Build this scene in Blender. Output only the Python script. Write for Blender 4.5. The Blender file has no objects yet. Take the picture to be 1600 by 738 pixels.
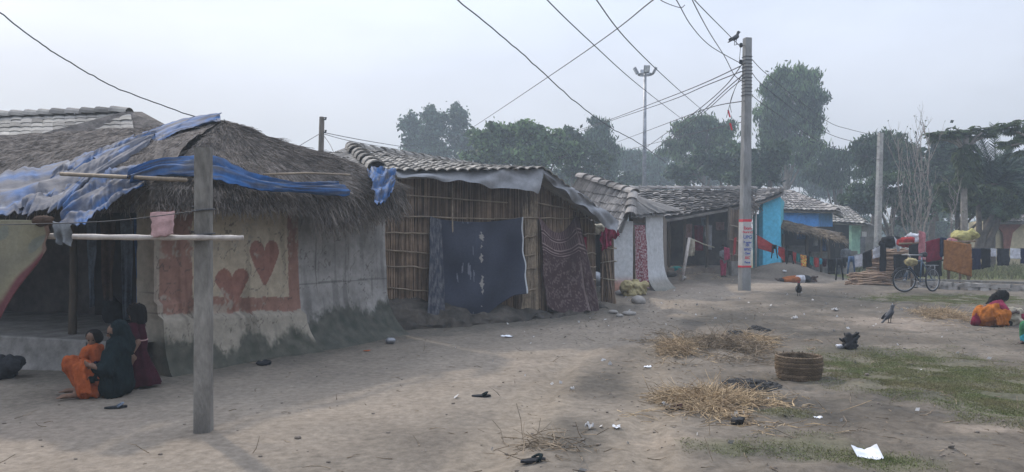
import bpy, math, random
import numpy as np
from mathutils import Vector, Matrix, noise
random.seed(7); RNG = np.random.default_rng(11)
sc = bpy.context.scene
COL = sc.collection
# ---------------------------------------------------------------- camera model (photo pixels, 1600 wide) used for placing things in the world
FOC, CX, HY, EYE = 1200.0, 800.0, 380.0, 1.6
def sm(a, b, x):
    t = min(1.0, max(0.0, (x - a) / (b - a))); return t * t * (3 - 2 * t)
def nz(x, y, z=0.0): return noise.noise((x, y, z))
def hbase(x, y):
    h = 0.28 * sm(11, 23, y)
    h += 0.38 * math.exp(-((x - 6.5) / 2.2) ** 2 - ((y - 28.3) / 1.6) ** 2)      # mound before the open porch
    h += 0.55 * math.exp(-((x - 10.2) / 1.4) ** 2 - ((y - 28.8) / 1.3) ** 2)     # grey earth heap before the turquoise house
    return h
def lane(y): return -.3 + .21 * (y - 5) + .25 * nz(y * .35, 1, 4)      # worn cart track
def hgt(x, y):
    h = hbase(x, y)
    f = 1.0 if y < 60 else 0.3
    h += f * (0.05 * nz(x * .35, y * .35, 3) + 0.022 * nz(x * 1.1, y * 1.1, 7))
    rough = 0.35 + 0.65 * sm(-2, 2, x)
    h += f * rough * (0.03 * nz(x * 2.7, y * 2.7, 1) + 0.018 * nz(x * 6.5, y * 6.5, 5) + (0.009 * nz(x * 14, y * 14, 9) if y < 14 else 0))
    if y < 22: h -= .03 * (1 - sm(.05, .22, abs(x - lane(y)))) + .03 * (1 - sm(.05, .2, abs(x - lane(y) - 1.15 - .1 * nz(y, 3, 3))))
    return h
def P(px, py, Y): return Vector(((px - CX) / FOC * Y, Y, EYE + (HY - py) / FOC * Y))
def G(px, py):
    d = Vector(((px - CX) / FOC, 1, (HY - py) / FOC)); Y = 3.0
    while Y < 150:
        p = Vector((0, 0, EYE)) + d * Y
        if p.z <= hgt(p.x, p.y): break
        Y += 0.04
    p.z = hgt(p.x, p.y); return p
def on_ground(x, y): return Vector((x, y, hgt(x, y)))
def onplane(px, py, pl):
    o, n = pl; d = Vector(((px - CX) / FOC, 1, (HY - py) / FOC)); e = Vector((0, 0, EYE))
    return e + d * ((o - e).dot(n) / d.dot(n))
def plane(a, b, c):
    n = (b - a).cross(c - a).normalized()
    if n.z < 0: n = -n
    return (a, n)
# ---------------------------------------------------------------- objects
ORG = {}
def tag(o, label=None, cat=None, group=None, kind=None):
    if label: o['label'] = label
    if cat: o['category'] = cat
    if group: o['group'] = group
    if kind: o['kind'] = kind
    return o
def thing(name, loc, label, cat, group=None):
    o = bpy.data.objects.new(name, None); COL.objects.link(o)
    o.empty_display_size = .1
    o.location = loc; ORG[o.name] = Vector(loc)
    return tag(o, label, cat, group)
def npmesh(name, V, F, m, parent=None, smooth=False, col=None, org=None):
    V = np.asarray(V, float).reshape(-1, 3)
    if parent is not None: og = ORG[parent.name]
    elif org is not None: og = Vector(org)
    else: og = Vector((V[:, 0].mean(), V[:, 1].mean(), V[:, 2].min()))
    me = bpy.data.meshes.new(name)
    me.from_pydata((V - np.array(og)).tolist(), [], F)
    if smooth: me.polygons.foreach_set('use_smooth', [True] * len(me.polygons))
    if col is not None:
        a = me.color_attributes.new('Col', 'FLOAT_COLOR', 'POINT')
        c = np.ones((len(V), 4)); c[:, :3] = col
        a.data.foreach_set('color', c.ravel())
    me.materials.append(m)
    o = bpy.data.objects.new(name, me); COL.objects.link(o)
    if parent is not None: o.parent = parent
    else: o.location = og
    ORG[o.name] = og
    return o
class MB:
    def __init__(s): s.V = []; s.F = []; s.C = []; s.n = 0
    def add(s, vf, col=None):
        V, F = vf[0], vf[1]; V = np.asarray(V, float).reshape(-1, 3)
        n = s.n
        if isinstance(F, np.ndarray): s.F += (F + n).tolist()
        else: s.F += [[i + n for i in f] for f in F]
        s.V.append(V); s.n += len(V)
        s.C.append(np.broadcast_to(np.array(col if col is not None else (1, 1, 1), float), (len(V), 3)))
        return s
    def build(s, name, m, parent=None, smooth=False, col=False, org=None):
        return npmesh(name, np.vstack(s.V), s.F, m, parent, smooth, np.vstack(s.C) if col else None, org)
def A3(v): return np.array(v, float)
def hexa(c8):
    return c8, [[0, 3, 2, 1], [4, 5, 6, 7], [0, 1, 5, 4], [1, 2, 6, 5], [2, 3, 7, 6], [3, 0, 4, 7]]
def box(c, s, rz=0.0):
    x, y, z = s[0] / 2, s[1] / 2, s[2] / 2; R = Matrix.Rotation(rz, 3, 'Z'); c = Vector(c)
    pts = [c + R @ Vector(p) for p in ((-x, -y, -z), (x, -y, -z), (x, y, -z), (-x, y, -z), (-x, -y, z), (x, -y, z), (x, y, z), (-x, y, z))]
    return hexa(pts)
def slab(p, q, z0, z1, th, z1b=None):
    """wall standing on the line p-q (xy), thickness th to the left of p->q"""
    p = Vector(p[:2]); q = Vector(q[:2]); d = (q - p).normalized(); n = Vector((-d.y, d.x)) * th
    z1b = z1 if z1b is None else z1b
    b = [p, q, q + n, p + n]
    return hexa([(v.x, v.y, z0) for v in b] + [(b[0].x, b[0].y, z1), (b[1].x, b[1].y, z1b), (b[2].x, b[2].y, z1b), (b[3].x, b[3].y, z1)])
def prism(pts, off):
    """closed polygon pts extruded by vector off"""
    n = len(pts); off = Vector(off); V = [Vector(p) for p in pts] + [Vector(p) + off for p in pts]
    F = [list(range(n - 1, -1, -1)), list(range(n, 2 * n))] + [[i, (i + 1) % n, n + (i + 1) % n, n + i] for i in range(n)]
    return V, F
def frame_of(d):
    d = Vector(d).normalized(); a = Vector((0, 0, 1)) if abs(d.z) < .9 else Vector((1, 0, 0))
    x = d.cross(a).normalized(); return x, x.cross(d).normalized()
def tube(pts, rad, seg=8, cap=True, flat=1.0):
    pts = [Vector(p) for p in pts]; n = len(pts)
    if not hasattr(rad, '__len__'): rad = [rad] * n
    V = []; F = []; x = y = None
    for i, p in enumerate(pts):
        d = (pts[min(i + 1, n - 1)] - pts[max(i - 1, 0)])
        if d.length < 1e-9: d = Vector((0, 0, 1))
        d.normalize()
        if x is None: x, y = frame_of(d)
        else:
            x = (x - d * x.dot(d)); x = x.normalized() if x.length > 1e-6 else frame_of(d)[0]; y = x.cross(d).normalized()
        for k in range(seg):
            a = 2 * math.pi * k / seg
            V.append(p + x * (rad[i] * math.cos(a)) + y * (rad[i] * flat * math.sin(a)))
    for i in range(n - 1):
        for k in range(seg):
            k2 = (k + 1) % seg
            F.append([i * seg + k, i * seg + k2, (i + 1) * seg + k2, (i + 1) * seg + k])
    if cap: F += [list(range(seg - 1, -1, -1)), list(range((n - 1) * seg, n * seg))]
    return V, F
def caps(p, q, r1, r2=None, seg=10):
    p = Vector(p); q = Vector(q); r2 = r1 if r2 is None else r2; d = q - p
    d = d.normalized() if d.length > 1e-6 else Vector((0, 0, 1))
    return tube([p - d * r1 * .98, p - d * r1 * .8, p - d * r1 * .45, p, q, q + d * r2 * .45, q + d * r2 * .8, q + d * r2 * .98],
                [r1 * .2, r1 * .6, r1 * .89, r1, r2, r2 * .89, r2 * .6, r2 * .2], seg)
def ell(c, r, seg=12, rings=8, R=None):
    c = Vector(c); V = []; F = []
    for i in range(1, rings):
        t = math.pi * i / rings
        for k in range(seg):
            a = 2 * math.pi * k / seg; v = Vector((r[0] * math.sin(t) * math.cos(a), r[1] * math.sin(t) * math.sin(a), r[2] * math.cos(t)))
            V.append(c + (R @ v if R else v))
    for i in range(rings - 2):
        for k in range(seg):
            k2 = (k + 1) % seg; F.append([i * seg + k, (i + 1) * seg + k, (i + 1) * seg + k2, i * seg + k2])
    F += [list(range(seg)), list(range((rings - 2) * seg + seg - 1, (rings - 2) * seg - 1, -1))]
    return V, F
def grid(fn, nu, nv):
    V = [fn(i / nu, j / nv) for j in range(nv + 1) for i in range(nu + 1)]; w = nu + 1
    F = [[j * w + i, j * w + i + 1, (j + 1) * w + i + 1, (j + 1) * w + i] for j in range(nv) for i in range(nu)]
    return V, F
def sticks(P0, P1, r0, r1=None, sides=3):
    """many thin straight sticks at once"""
    P0 = np.asarray(P0, float); P1 = np.asarray(P1, float); n = len(P0); r1 = r0 if r1 is None else r1
    r0 = np.broadcast_to(np.asarray(r0, float), (n,)); r1 = np.broadcast_to(np.asarray(r1, float), (n,))
    d = P1 - P0; d /= np.linalg.norm(d, axis=1, keepdims=True) + 1e-9
    a = np.where(np.abs(d[:, 2:3]) < .9, np.array([[0, 0, 1.]]), np.array([[1., 0, 0]]))
    x = np.cross(d, a); x /= np.linalg.norm(x, axis=1, keepdims=True); y = np.cross(x, d)
    V = np.zeros((n, 2 * sides, 3)); ph = RNG.random(n) * 6.28
    for k in range(sides):
        t = ph + 2 * math.pi * k / sides; o = x * np.cos(t)[:, None] + y * np.sin(t)[:, None]
        V[:, k] = P0 + o * r0[:, None]; V[:, sides + k] = P1 + o * r1[:, None]
    b = np.arange(n)[:, None] * 2 * sides
    F = np.vstack([b + np.array([[k, (k + 1) % sides, sides + (k + 1) % sides, sides + k]]) for k in range(sides)])
    return V.reshape(-1, 3), F
def bent(P0, D, L, r, droop=0.0, jit=.15, seg=3):
    """many curved strands: start, direction, length, radius, fall under gravity"""
    P0 = np.asarray(P0, float); D = np.asarray(D, float); n = len(P0); out = MB(); p = P0; L = np.broadcast_to(np.asarray(L, float), (n,))
    for s in range(seg):
        D = D + RNG.normal(0, jit, (n, 3)); D[:, 2] -= droop; D /= np.linalg.norm(D, axis=1, keepdims=True)
        q = p + D * (L / seg)[:, None]; out.add(sticks(p, q, r * (1 - s * .5 / seg), r * (1 - (s + 1) * .5 / seg))); p = q
    return np.vstack(out.V), out.F
def leaves(C, size, axis=None, droop=0.0, aspect=.5):
    C = np.asarray(C, float); n = len(C); size = np.broadcast_to(np.asarray(size, float), (n,))
    a = RNG.normal(0, 1, (n, 3)); a[:, 2] -= droop
    if axis is not None: a = a * .5 + axis
    a /= np.linalg.norm(a, axis=1, keepdims=True)
    b = np.cross(a, RNG.normal(0, 1, (n, 3))); b /= np.linalg.norm(b, axis=1, keepdims=True) + 1e-9
    s = size[:, None]; V = np.stack([C - a * s * .5, C + b * s * aspect * .5, C + a * s * .5, C - b * s * aspect * .5], 1)
    return V.reshape(-1, 3), np.arange(n * 4).reshape(-1, 4)
# ---------------------------------------------------------------- materials
MATS = {}
def mat(name, c=(.5, .5, .5), c2=None, scale=5.0, rough=.9, bump=.25, bscale=None, island=0.0, attr=False, trans=0.0, spec=.2, var=.25, stretch=None, metal=0.0, tint=None, tscale=1.0):
    m = bpy.data.materials.new(name); m.use_nodes = True; nt = m.node_tree; N = nt.nodes; L = nt.links
    b = N['Principled BSDF']; b.inputs['Roughness'].default_value = rough; b.inputs['Specular IOR Level'].default_value = spec; b.inputs['Metallic'].default_value = metal
    tc = N.new('ShaderNodeTexCoord'); vec = tc.outputs['Object']
    if stretch:
        mp = N.new('ShaderNodeMapping'); mp.inputs['Scale'].default_value = stretch; L.new(vec, mp.inputs['Vector']); vec = mp.outputs['Vector']
    def nse(s, d=6, r=.6):
        n = N.new('ShaderNodeTexNoise'); n.inputs['Scale'].default_value = s; n.inputs['Detail'].default_value = d; n.inputs['Roughness'].default_value = r; L.new(vec, n.inputs['Vector']); return n.outputs['Fac']
    def mix(f, a, c, kind='MIX'):
        x = N.new('ShaderNodeMix'); x.data_type = 'RGBA'; x.blend_type = kind
        for s, v in ((0, f), (6, a), (7, c)):
            if hasattr(v, 'links'): L.new(v, x.inputs[s])
            elif s == 0: x.inputs[0].default_value = v
            else: x.inputs[s].default_value = (*v, 1)
        return x.outputs[2]
    def rng(f, lo, hi, a=.3, z=.7):
        r = N.new('ShaderNodeMapRange'); L.new(f, r.inputs[0]); r.inputs[1].default_value = a; r.inputs[2].default_value = z; r.inputs[3].default_value = lo; r.inputs[4].default_value = hi; return r.outputs[0]
    f1 = nse(scale)
    if attr:
        at = N.new('ShaderNodeAttribute'); at.attribute_name = 'Col'; col = at.outputs['Color']
    else:
        c2 = c2 or tuple(v * (1 - 1.6 * var) for v in c)
        col = mix(rng(f1, 0, 1, .38, .62), c, c2)
    g = N.new('ShaderNodeCombineColor'); v = rng(nse(scale * 3.7, 8, .7), 1 - var, 1 + var * .8)
    for i in range(3): L.new(v, g.inputs[i])
    col = mix(1.0, col, g.outputs[0], 'MULTIPLY')
    if tint: col = mix(rng(nse(tscale, 4), 0, 1, .45, .62), col, tint)
    if island:
        ge = N.new('ShaderNodeNewGeometry'); h = N.new('ShaderNodeCombineColor'); w = rng(ge.outputs['Random Per Island'], 1 - island, 1 + island, 0, 1)
        for i in range(3): L.new(w, h.inputs[i])
        col = mix(1.0, col, h.outputs[0], 'MULTIPLY')
    L.new(col, b.inputs['Base Color'])
    if bump:
        bp = N.new('ShaderNodeBump'); bp.inputs['Strength'].default_value = bump; bp.inputs['Distance'].default_value = .02
        L.new(nse(bscale or scale * 4, 8, .65), bp.inputs['Height']); L.new(bp.outputs['Normal'], b.inputs['Normal'])
    if trans:
        t = N.new('ShaderNodeBsdfTranslucent'); L.new(col, t.inputs['Color']); mx = N.new('ShaderNodeMixShader'); mx.inputs[0].default_value = trans
        L.new(b.outputs[0], mx.inputs[1]); L.new(t.outputs[0], mx.inputs[2]); L.new(mx.outputs[0], N['Material Output'].inputs['Surface'])
    MATS[name] = m; return m
def cm(name, c, **k):
    """dyed cloth"""
    k = dict(dict(spec=.06, var=.22, scale=9, bump=.3, bscale=60, trans=.18, rough=.95), **k); return mat(name, c, **k)
mat('ground', attr=True, var=.33, scale=3.1, bump=.85, bscale=22, rough=1, spec=.03)
mat('wall_paint', attr=True, var=.24, scale=2.2, bump=.7, bscale=11, rough=.95, spec=.08)
mat('cloth_dyed', attr=True, var=.16, scale=7, bump=.3, bscale=50, rough=.95, trans=.12, spec=.08)
mat('mud', (.19, .165, .14), (.12, .1, .085), scale=2, bump=.7, bscale=10, rough=1, spec=.05)
mat('mud_dark', (.085, .075, .065), (.045, .042, .038), scale=3, bump=.9, bscale=9, rough=1, spec=.05)
mat('mud_grey', (.2, .19, .18), (.13, .125, .115), scale=3, bump=.7, bscale=8, rough=1, spec=.05)
mat('inside_mud', (.1, .09, .085), scale=2, bump=.4, rough=1)
mat('shade_dark', (.035, .032, .032), scale=3, rough=1)  # near-black colour that paints the shade inside openings
mat('thatch', (.15, .132, .12), (.075, .066, .06), scale=6, bump=.9, bscale=40, rough=1, stretch=(1, 1, 1), spec=.05)
mat('thatch_straw', (.19, .165, .145), (.11, .097, .087), scale=3, bump=0, island=.45, rough=1, spec=.05)
mat('straw', (.36, .27, .165), (.22, .16, .1), scale=4, bump=0, island=.5, rough=.85)
mat('straw_dull', (.22, .172, .12), (.13, .1, .07), scale=4, bump=0, island=.5, rough=.9)
mat('reed', (.205, .15, .108), (.1, .072, .053), scale=1.2, bump=0, island=.6, rough=.9, var=.3)
mat('reed_back', (.075, .056, .042), scale=5, rough=1)
mat('bamboo', (.25, .2, .145), (.17, .135, .1), scale=5, bump=.2, island=.2, rough=.7)
mat('bamboo_pale', (.42, .38, .35), (.28, .25, .225), scale=5, bump=.2, rough=.6)
mat('tile', (.26, .24, .22), (.14, .13, .125), scale=1.5, bump=.4, bscale=25, island=.4, rough=.95, spec=.1)
mat('tile_pale', (.26, .245, .22), (.17, .16, .15), scale=1.5, bump=.4, bscale=25, island=.35, rough=.95, spec=.1)
mat('roof_grey', (.17, .16, .15), (.1, .095, .09), scale=2.5, bump=.5, rough=1)
mat('tarp_blue', (.04, .115, .27), (.125, .14, .165), scale=3.2, bump=.3, bscale=12, rough=.75, trans=.06, var=.25, spec=.15)
mat('tarp_navy', (.022, .034, .07), (.042, .055, .085), scale=1.6, bump=.3, bscale=12, rough=.8, trans=.05, spec=.12)
mat('tarp_grey', (.1, .105, .12), (.05, .06, .08), scale=1.5, bump=.3, bscale=12, rough=.8, trans=.06, spec=.12)
mat('tarp_faded', attr=True, var=.22, scale=5, bump=.4, bscale=14, rough=.75, trans=.06, spec=.12)
mat('plastic_grey', (.27, .275, .29), (.16, .165, .175), scale=1.6, bump=.3, bscale=10, rough=.5, trans=.2)
mat('concrete', (.215, .202, .182), (.115, .108, .098), scale=4, var=.35, bump=.8, bscale=30, rough=.95, stretch=(1, 1, .35))
mat('concrete_grey', (.25, .252, .25), (.16, .162, .16), scale=3, bump=.6, bscale=30, rough=.95, stretch=(1, 1, .35))
mat('concrete_pale', (.34, .335, .32), (.24, .236, .226), scale=2.5, bump=.4, bscale=30, rough=.95)
mat('metal_grey', (.25, .26, .28), scale=4, bump=0, rough=.5, metal=.6)
mat('lamp_face', (.55, .57, .6), scale=6, bump=0, rough=.3)
mat('wood_dark', (.1, .08, .062), (.06, .05, .04), scale=5, bump=.5, rough=.9, stretch=(1, 1, .2))
mat('wood', (.26, .19, .13), (.16, .115, .08), scale=5, bump=.5, rough=.9)
mat('firewood', (.3, .21, .14), (.18, .12, .085), scale=4, bump=.5, island=.3, rough=.95)
mat('cable', (.06, .06, .065), bump=0, rough=.6)
mat('bark', (.13, .11, .095), (.075, .065, .055), scale=4, bump=.8, rough=1)
mat('bark_pale', (.28, .25, .22), (.17, .15, .135), scale=4, bump=.5, rough=.95)
mat('leaf_mid', (.105, .165, .065), (.032, .06, .034), scale=.45, bump=0, island=.75, rough=.6, trans=.3, var=.3)
mat('leaf_dark', (.055, .09, .04), (.02, .038, .024), scale=.5, bump=0, island=.75, rough=.65, trans=.25, var=.3)
mat('leaf_grey', (.07, .115, .07), (.03, .055, .042), scale=.4, bump=0, island=.7, rough=.6, trans=.3, var=.3)
mat('leaf_pale', (.075, .105, .042), (.045, .068, .03), scale=.6, bump=0, island=.5, rough=.6, trans=.35, var=.3)
mat('grass', (.14, .165, .068), (.185, .17, .09), scale=1.5, bump=0, island=.5, rough=.9, trans=.2)
mat('skin', (.16, .095, .065), (.12, .07, .05), scale=6, bump=.1, rough=.6)
mat('skin_dark', (.075, .048, .038), (.055, .036, .03), scale=6, bump=.1, rough=.6)
mat('hair', (.01, .009, .009), bump=.6, bscale=60, rough=.8, spec=.08)
mat('black', (.018, .018, .02), bump=.5, bscale=20, rough=.7)
mat('crow', (.015, .016, .022), bump=.3, bscale=40, rough=.45)
mat('crow_grey', (.06, .062, .07), bump=.3, bscale=40, rough=.6)
mat('eye_dark', (.01, .008, .008), bump=0, rough=.2)
mat('lip', (.12, .05, .045), bump=0, rough=.6)
mat('paper', (.66, .67, .7), var=.06, bump=.1, rough=.7)
mat('paper_dull', (.42, .41, .4), var=.12, bump=.1, rough=.8)
mat('ash', (.025, .024, .025), (.06, .058, .055), scale=9, bump=1, bscale=30, rough=1, island=.3)
mat('stone', (.3, .28, .26), (.2, .19, .175), scale=4, bump=.6, rough=.95)
mat('rubber', (.02, .02, .022), bump=0, rough=.8)
mat('bike_blue', (.035, .08, .14), bump=0, rough=.4, spec=.5)
mat('wicker', (.17, .125, .085), (.1, .075, .05), scale=6, bump=.3, island=.4, rough=.9)
mat('rust_red', (.23, .085, .06), var=.2)
mat('print_red', (.5, .04, .06), var=.1, bump=0, rough=.7)
mat('print_blue', (.06, .09, .3), var=.1, bump=0, rough=.7)
mat('turquoise', (.08, .4, .58), (.065, .34, .5), scale=2, bump=.2, rough=.85)
mat('turquoise_dull', (.08, .36, .43), (.06, .28, .34), scale=2, bump=.2, rough=.85)
mat('blue_wall', (.09, .32, .74), (.07, .26, .62), scale=2, bump=.2, rough=.85)
mat('green_wall', (.3, .5, .4), (.22, .4, .32), scale=2, bump=.2, rough=.9)
mat('cream_wall', (.5, .43, .29), (.4, .34, .23), scale=2, bump=.3, rough=.95)
for nm, c in dict(orange=(.4, .1, .035), orange_dark=(.36, .12, .04), saree_orange=(.45, .15, .03), maroon=(.045, .012, .02), green_dark=(.012, .021, .024), red=(.36, .045, .045), darkred=(.2, .02, .045), navy=(.02, .025, .06),
                  blackcloth=(.016, .016, .018), teal=(.03, .2, .2), white=(.62, .63, .68), jeans=(.1, .17, .3), ochre=(.32, .14, .045), pink=(.48, .2, .22), palepink=(.42, .27, .26), hotpink=(.33, .05, .1), yellow=(.42, .38, .16),
                  grey=(.2, .21, .22), greyblue=(.16, .19, .24), bluecloth=(.06, .12, .27), brown=(.1, .07, .055), cyan=(.05, .33, .43), greensaree=(.06, .2, .1), sack=(.42, .36, .2), charcoal=(.035, .037, .042), beige=(.42, .38, .3)).items(): cm(nm, c)
M = MATS
# ---------------------------------------------------------------- cloth
def sheet(name, m, tl, tr, bl, br, nu=16, nv=16, fold=.03, freq=5, seed=0, sag=0.0, parent=None, nrm=None, edge=.02, th=.006, colf=None, thick_back=True, belly=0.0, scoop=0.0):
    """hanging cloth: corners in world space; folds run down from the top edge; real thickness"""
    tl, tr, bl, br = map(Vector, (tl, tr, bl, br))
    n = Vector(nrm) if nrm else (tr - tl).cross(bl - tl)
    n = n.normalized()
    if n.y > 0: n = -n
    down = ((bl + br) / 2 - (tl + tr) / 2); dn = down.normalized() if down.length else Vector((0, 0, -1))
    def f(u, v):
        a = tl.lerp(tr, u); b = bl.lerp(br, u); p = a.lerp(b, v)
        w = math.sin(u * freq * 6.28 + seed + 1.3 * nz(u * 3, v * 1.5, seed)) * .5 + nz(u * freq * 1.3, v * 2.2, seed + 9)
        p = p + n * (fold * w * (.35 + .65 * v))
        p = p + dn * (belly * v * math.sin(math.pi * min(1, u * 1.15)) ** 1.2 + scoop * (4 * u * (1 - u)) ** 1.6 * (1 - v) ** 3) 
        p = p + dn * (sag * 4 * u * (1 - u) * (1 - v * .4)) + dn * (edge * nz(u * 4, 0, seed + 3) * v)
        p = p + (tr - tl).normalized() * (edge * nz(v * 4, u, seed + 5) * (u - .5) * 2)
        return p
    V, F = grid(f, nu, nv); k = len(V)
    if th:
        V = V + [v - n * th for v in V]; F = F + [[i + k for i in reversed(q)] for q in F]
        w = nu + 1; ring = list(range(w)) + [j * w + nu for j in range(1, nv + 1)] + [nv * w + i for i in range(nu - 1, -1, -1)] + [j * w for j in range(nv - 1, 0, -1)]
        F += [[ring[i], ring[i] + k, ring[(i + 1) % len(ring)] + k, ring[(i + 1) % len(ring)]] for i in range(len(ring))]
    col = None
    if colf:
        c = [colf(i / nu, j / nv) for j in range(nv + 1) for i in range(nu + 1)]; col = np.array(c * (2 if th else 1))
    return npmesh(name, [tuple(v) for v in V], F, m, parent, True, col)
def trousers(name, m, top, wd, ln, yaw, label, group, splay=.1):
    top = Vector(top); a = Vector((math.cos(yaw), math.sin(yaw), 0)); d = Vector((0, 0, -1)); b = MB()
    for s in (-1, 1):
        p = [top + a * s * wd * .22, top + a * s * wd * .25 + d * ln * .25, top + a * s * (wd * .27 + splay * .4) + d * ln * .6, top + a * s * (wd * .26 + splay) + d * ln]
        x = []
        b.add(tube(p, [wd * .29, wd * .27, wd * .21, wd * .17], 10, True, .35))
    b.add(tube([top + d * -.01, top + d * ln * .12, top + d * ln * .3], [wd * .5, wd * .52, wd * .42], 14, True, .25))
    return tag(b.build(name, m, None, True), label, 'trousers', group)
def path_at(pts, t):
    n = len(pts) - 1; i = min(int(t * n), n - 1); return pts[i].lerp(pts[i + 1], t * n - i)
def smoothpath(pts, k=6):
    pts = [Vector(p) for p in pts]; out = []
    for i in range(len(pts) - 1):
        p0, p1, p2, p3 = pts[max(i - 1, 0)], pts[i], pts[i + 1], pts[min(i + 2, len(pts) - 1)]
        for s in range(k):
            t = s / k; out.append(.5 * ((2 * p1) + (p2 - p0) * t + (2 * p0 - 5 * p1 + 4 * p2 - p3) * t * t + (3 * p1 - p0 - 3 * p2 + p3) * t ** 3))
    return out + [pts[-1]]
# ---------------------------------------------------------------- tiled roofs
def tiles(mb, eL, eR, rR, rL, tw=.2, tl=.3, amp=.035, step=.03, jit=.25):
    """rows of half-round tiles laid on the plane of the polygon eL eR rR rL (cut to it)"""
    eL, eR, rR, rL = map(Vector, (eL, eR, rR, rL)); e = (eR - eL).normalized()
    up = (rL - eL if (rL - eL).length > (rR - eR).length * .3 else rR - eR); n = e.cross(rL - eR if (rL - eL).length < .05 else rL - eL).normalized()
    if n.z < 0: n = -n
    s = n.cross(e); 
    if s.z < 0: s = -s
    poly = [((p - eL).dot(e), (p - eL).dot(s)) for p in (eL, eR, rR, rL)]
    def inside(x, y):
        c = False; j = 3
        for i in range(4):
            (xi, yi), (xj, yj) = poly[i], poly[j]
            if (yi > y) != (yj > y) and x < (xj - xi) * (y - yi) / (yj - yi + 1e-12) + xi: c = not c
            j = i
        return c
    if (rR - rL).length > .3:
        nr = max(2, round((rL - eL).length / tl)); nc = max(2, round((eR - eL).length / tw)); K = 4
        B = lambda u, v: eL.lerp(eR, u).lerp(rL.lerp(rR, u), v)
        for r in range(nr):
            for c in range(nc):
                j1 = random.gauss(0, jit); j2 = random.gauss(0, jit); dz = abs(random.gauss(0, .006)) * (1 + 3 * jit); V = []
                m_ = (B((c + 1) / nc, (r + .5) / nr) - B(c / nc, (r + .5) / nr)).cross(B((c + .5) / nc, (r + 1) / nr) - B((c + .5) / nc, r / nr)).normalized(); m_ = m_ if m_.dot(n) > 0 else -m_
                for row, (v, hh) in enumerate((((r - .22 + j1 * .16) / nr, step), ((r + 1) / nr, .004))):
                    for k in range(K + 1): V.append(B((c + k / K * 1.06 + j2 * .15 * (1 if row else -.5)) / nc, v) + m_ * (amp * math.sin(math.pi * k / K) + hh + dz))
                for k in range(K + 1): V.append(V[k] - m_ * .022)
                mb.add((V, [[k, k + 1, K + 2 + k, K + 1 + k] for k in range(K)] + [[2 * (K + 1) + k, 2 * (K + 1) + k + 1, k + 1, k] for k in range(K)]))
        poly = [(0, 0)] * 4
    xs = [p[0] for p in poly]; ys = [p[1] for p in poly]; K = 4; dR = (rR - eL).dot(n); EL = (eR - eL).length; UL = max(ys)
    r = 0; y = min(ys)
    while y < max(ys):
        x = min(xs); 
        while x < max(xs):
            if inside(x + tw / 2, y + tl * .5):
                j1 = random.gauss(0, jit); j2 = random.gauss(0, jit); dz = abs(random.gauss(0, .006)) * (1 + 3 * jit); V = []
                for row, (yy, hh) in enumerate(((y - tl * .22 + j1 * .05, step), (y + tl, 0.004))):
                    for k in range(K + 1):
                        q = k / K; z = amp * math.sin(math.pi * q) + hh + dz
                        w_ = dR * min(1, max(0, x / EL)) * min(1, max(0, yy / UL)); z += w_
                        V.append(eL + e * (x + tw * q * 1.06 + j2 * .03 * (1 if row else -.5)) + s * yy + n * z)
                for k in range(K + 1): V.append(V[k] - n * .022)
                F = [[k, k + 1, K + 2 + k, K + 1 + k] for k in range(K)] + [[2 * (K + 1) + k, 2 * (K + 1) + k + 1, k + 1, k] for k in range(K)]
                mb.add((V, F))
            x += tw
        y += tl; r += 1
    # the bed under the tiles
    for lo in (.03, .12):
        f = lambda u, v: eL.lerp(eR, u).lerp(rL.lerp(rR, u), v) - n * lo
        V, F = grid(f, 10, 5); mb.add((V, F if lo < .1 else [q[::-1] for q in F]))
    mb.add(([eL - n * .03, eR - n * .03, eR - n * .12, eL - n * .12], [[0, 3, 2, 1]]))
def ridge(mb, p, q, n, r=.13, h=.12):
    p, q = Vector(p), Vector(q); d = (q - p); L = d.length / n; d.normalize(); x = d.cross(Vector((0, 0, 1))).normalized(); z = x.cross(d)
    for i in range(n):
        V = []; j = random.gauss(0, .012)
        for row, (a, k) in enumerate(((i * L - .04, 1.1), ((i + 1) * L, .92))):
            for s in range(7):
                t = math.pi * s / 6; V.append(p + d * a + x * (math.cos(t) * r * k + j) + z * (math.sin(t) * h * k + (.03 if row == 0 else 0)))
        for s in range(7): V.append(V[s] - z * .03)
        mb.add((V, [[s, s + 1, 8 + s, 7 + s] for s in range(6)] + [[14 + s, 15 + s, 1 + s, s] for s in range(6)]))
# ---------------------------------------------------------------- bodies
LATE = []
def crease_all():
    """settle the bodies' surfaces and press folds into the cloth ones"""
    dg = bpy.context.evaluated_depsgraph_get()
    for o, wr, ws, drape in LATE:
        me = bpy.data.meshes.new_from_object(o.evaluated_get(dg)); old = o.data; o.modifiers.clear(); o.data = me
        sz = .22 / ws if drape else 1 / ws; nv = [v.normal.copy() for v in me.vertices]
        for v, n in zip(me.vertices, nv):
            p = v.co; q = (p.x / ws + .8 * nz(p.x * 4, p.y * 4, p.z * 4), p.y / ws, p.z * sz); w = .9 * noise.noise(q) + abs(noise.noise((q[0] + 9, q[1], q[2]))) - .3 + .22 * noise.noise((q[0] * 2.1, q[1] * 2.1, q[2] * 2.1 + 7)); v.co = p + n * (wr * .55 * w)
        me.polygons.foreach_set('use_smooth', [True] * len(me.polygons)); me.update()
def body(name, parts, m, parent, vox=.012, it=6, wr=0.0, ws=.08, drape=True):
    b = MB()
    for p in parts: b.add(p)
    o = b.build(name, m, parent, True)
    r = o.modifiers.new('one surface', 'REMESH'); r.mode = 'VOXEL'; r.voxel_size = vox; r.use_smooth_shade = True
    s = o.modifiers.new('soften', 'SMOOTH'); s.factor = .5; s.iterations = it
    if wr: LATE.append((o, wr, ws, drape))
    return o
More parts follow.
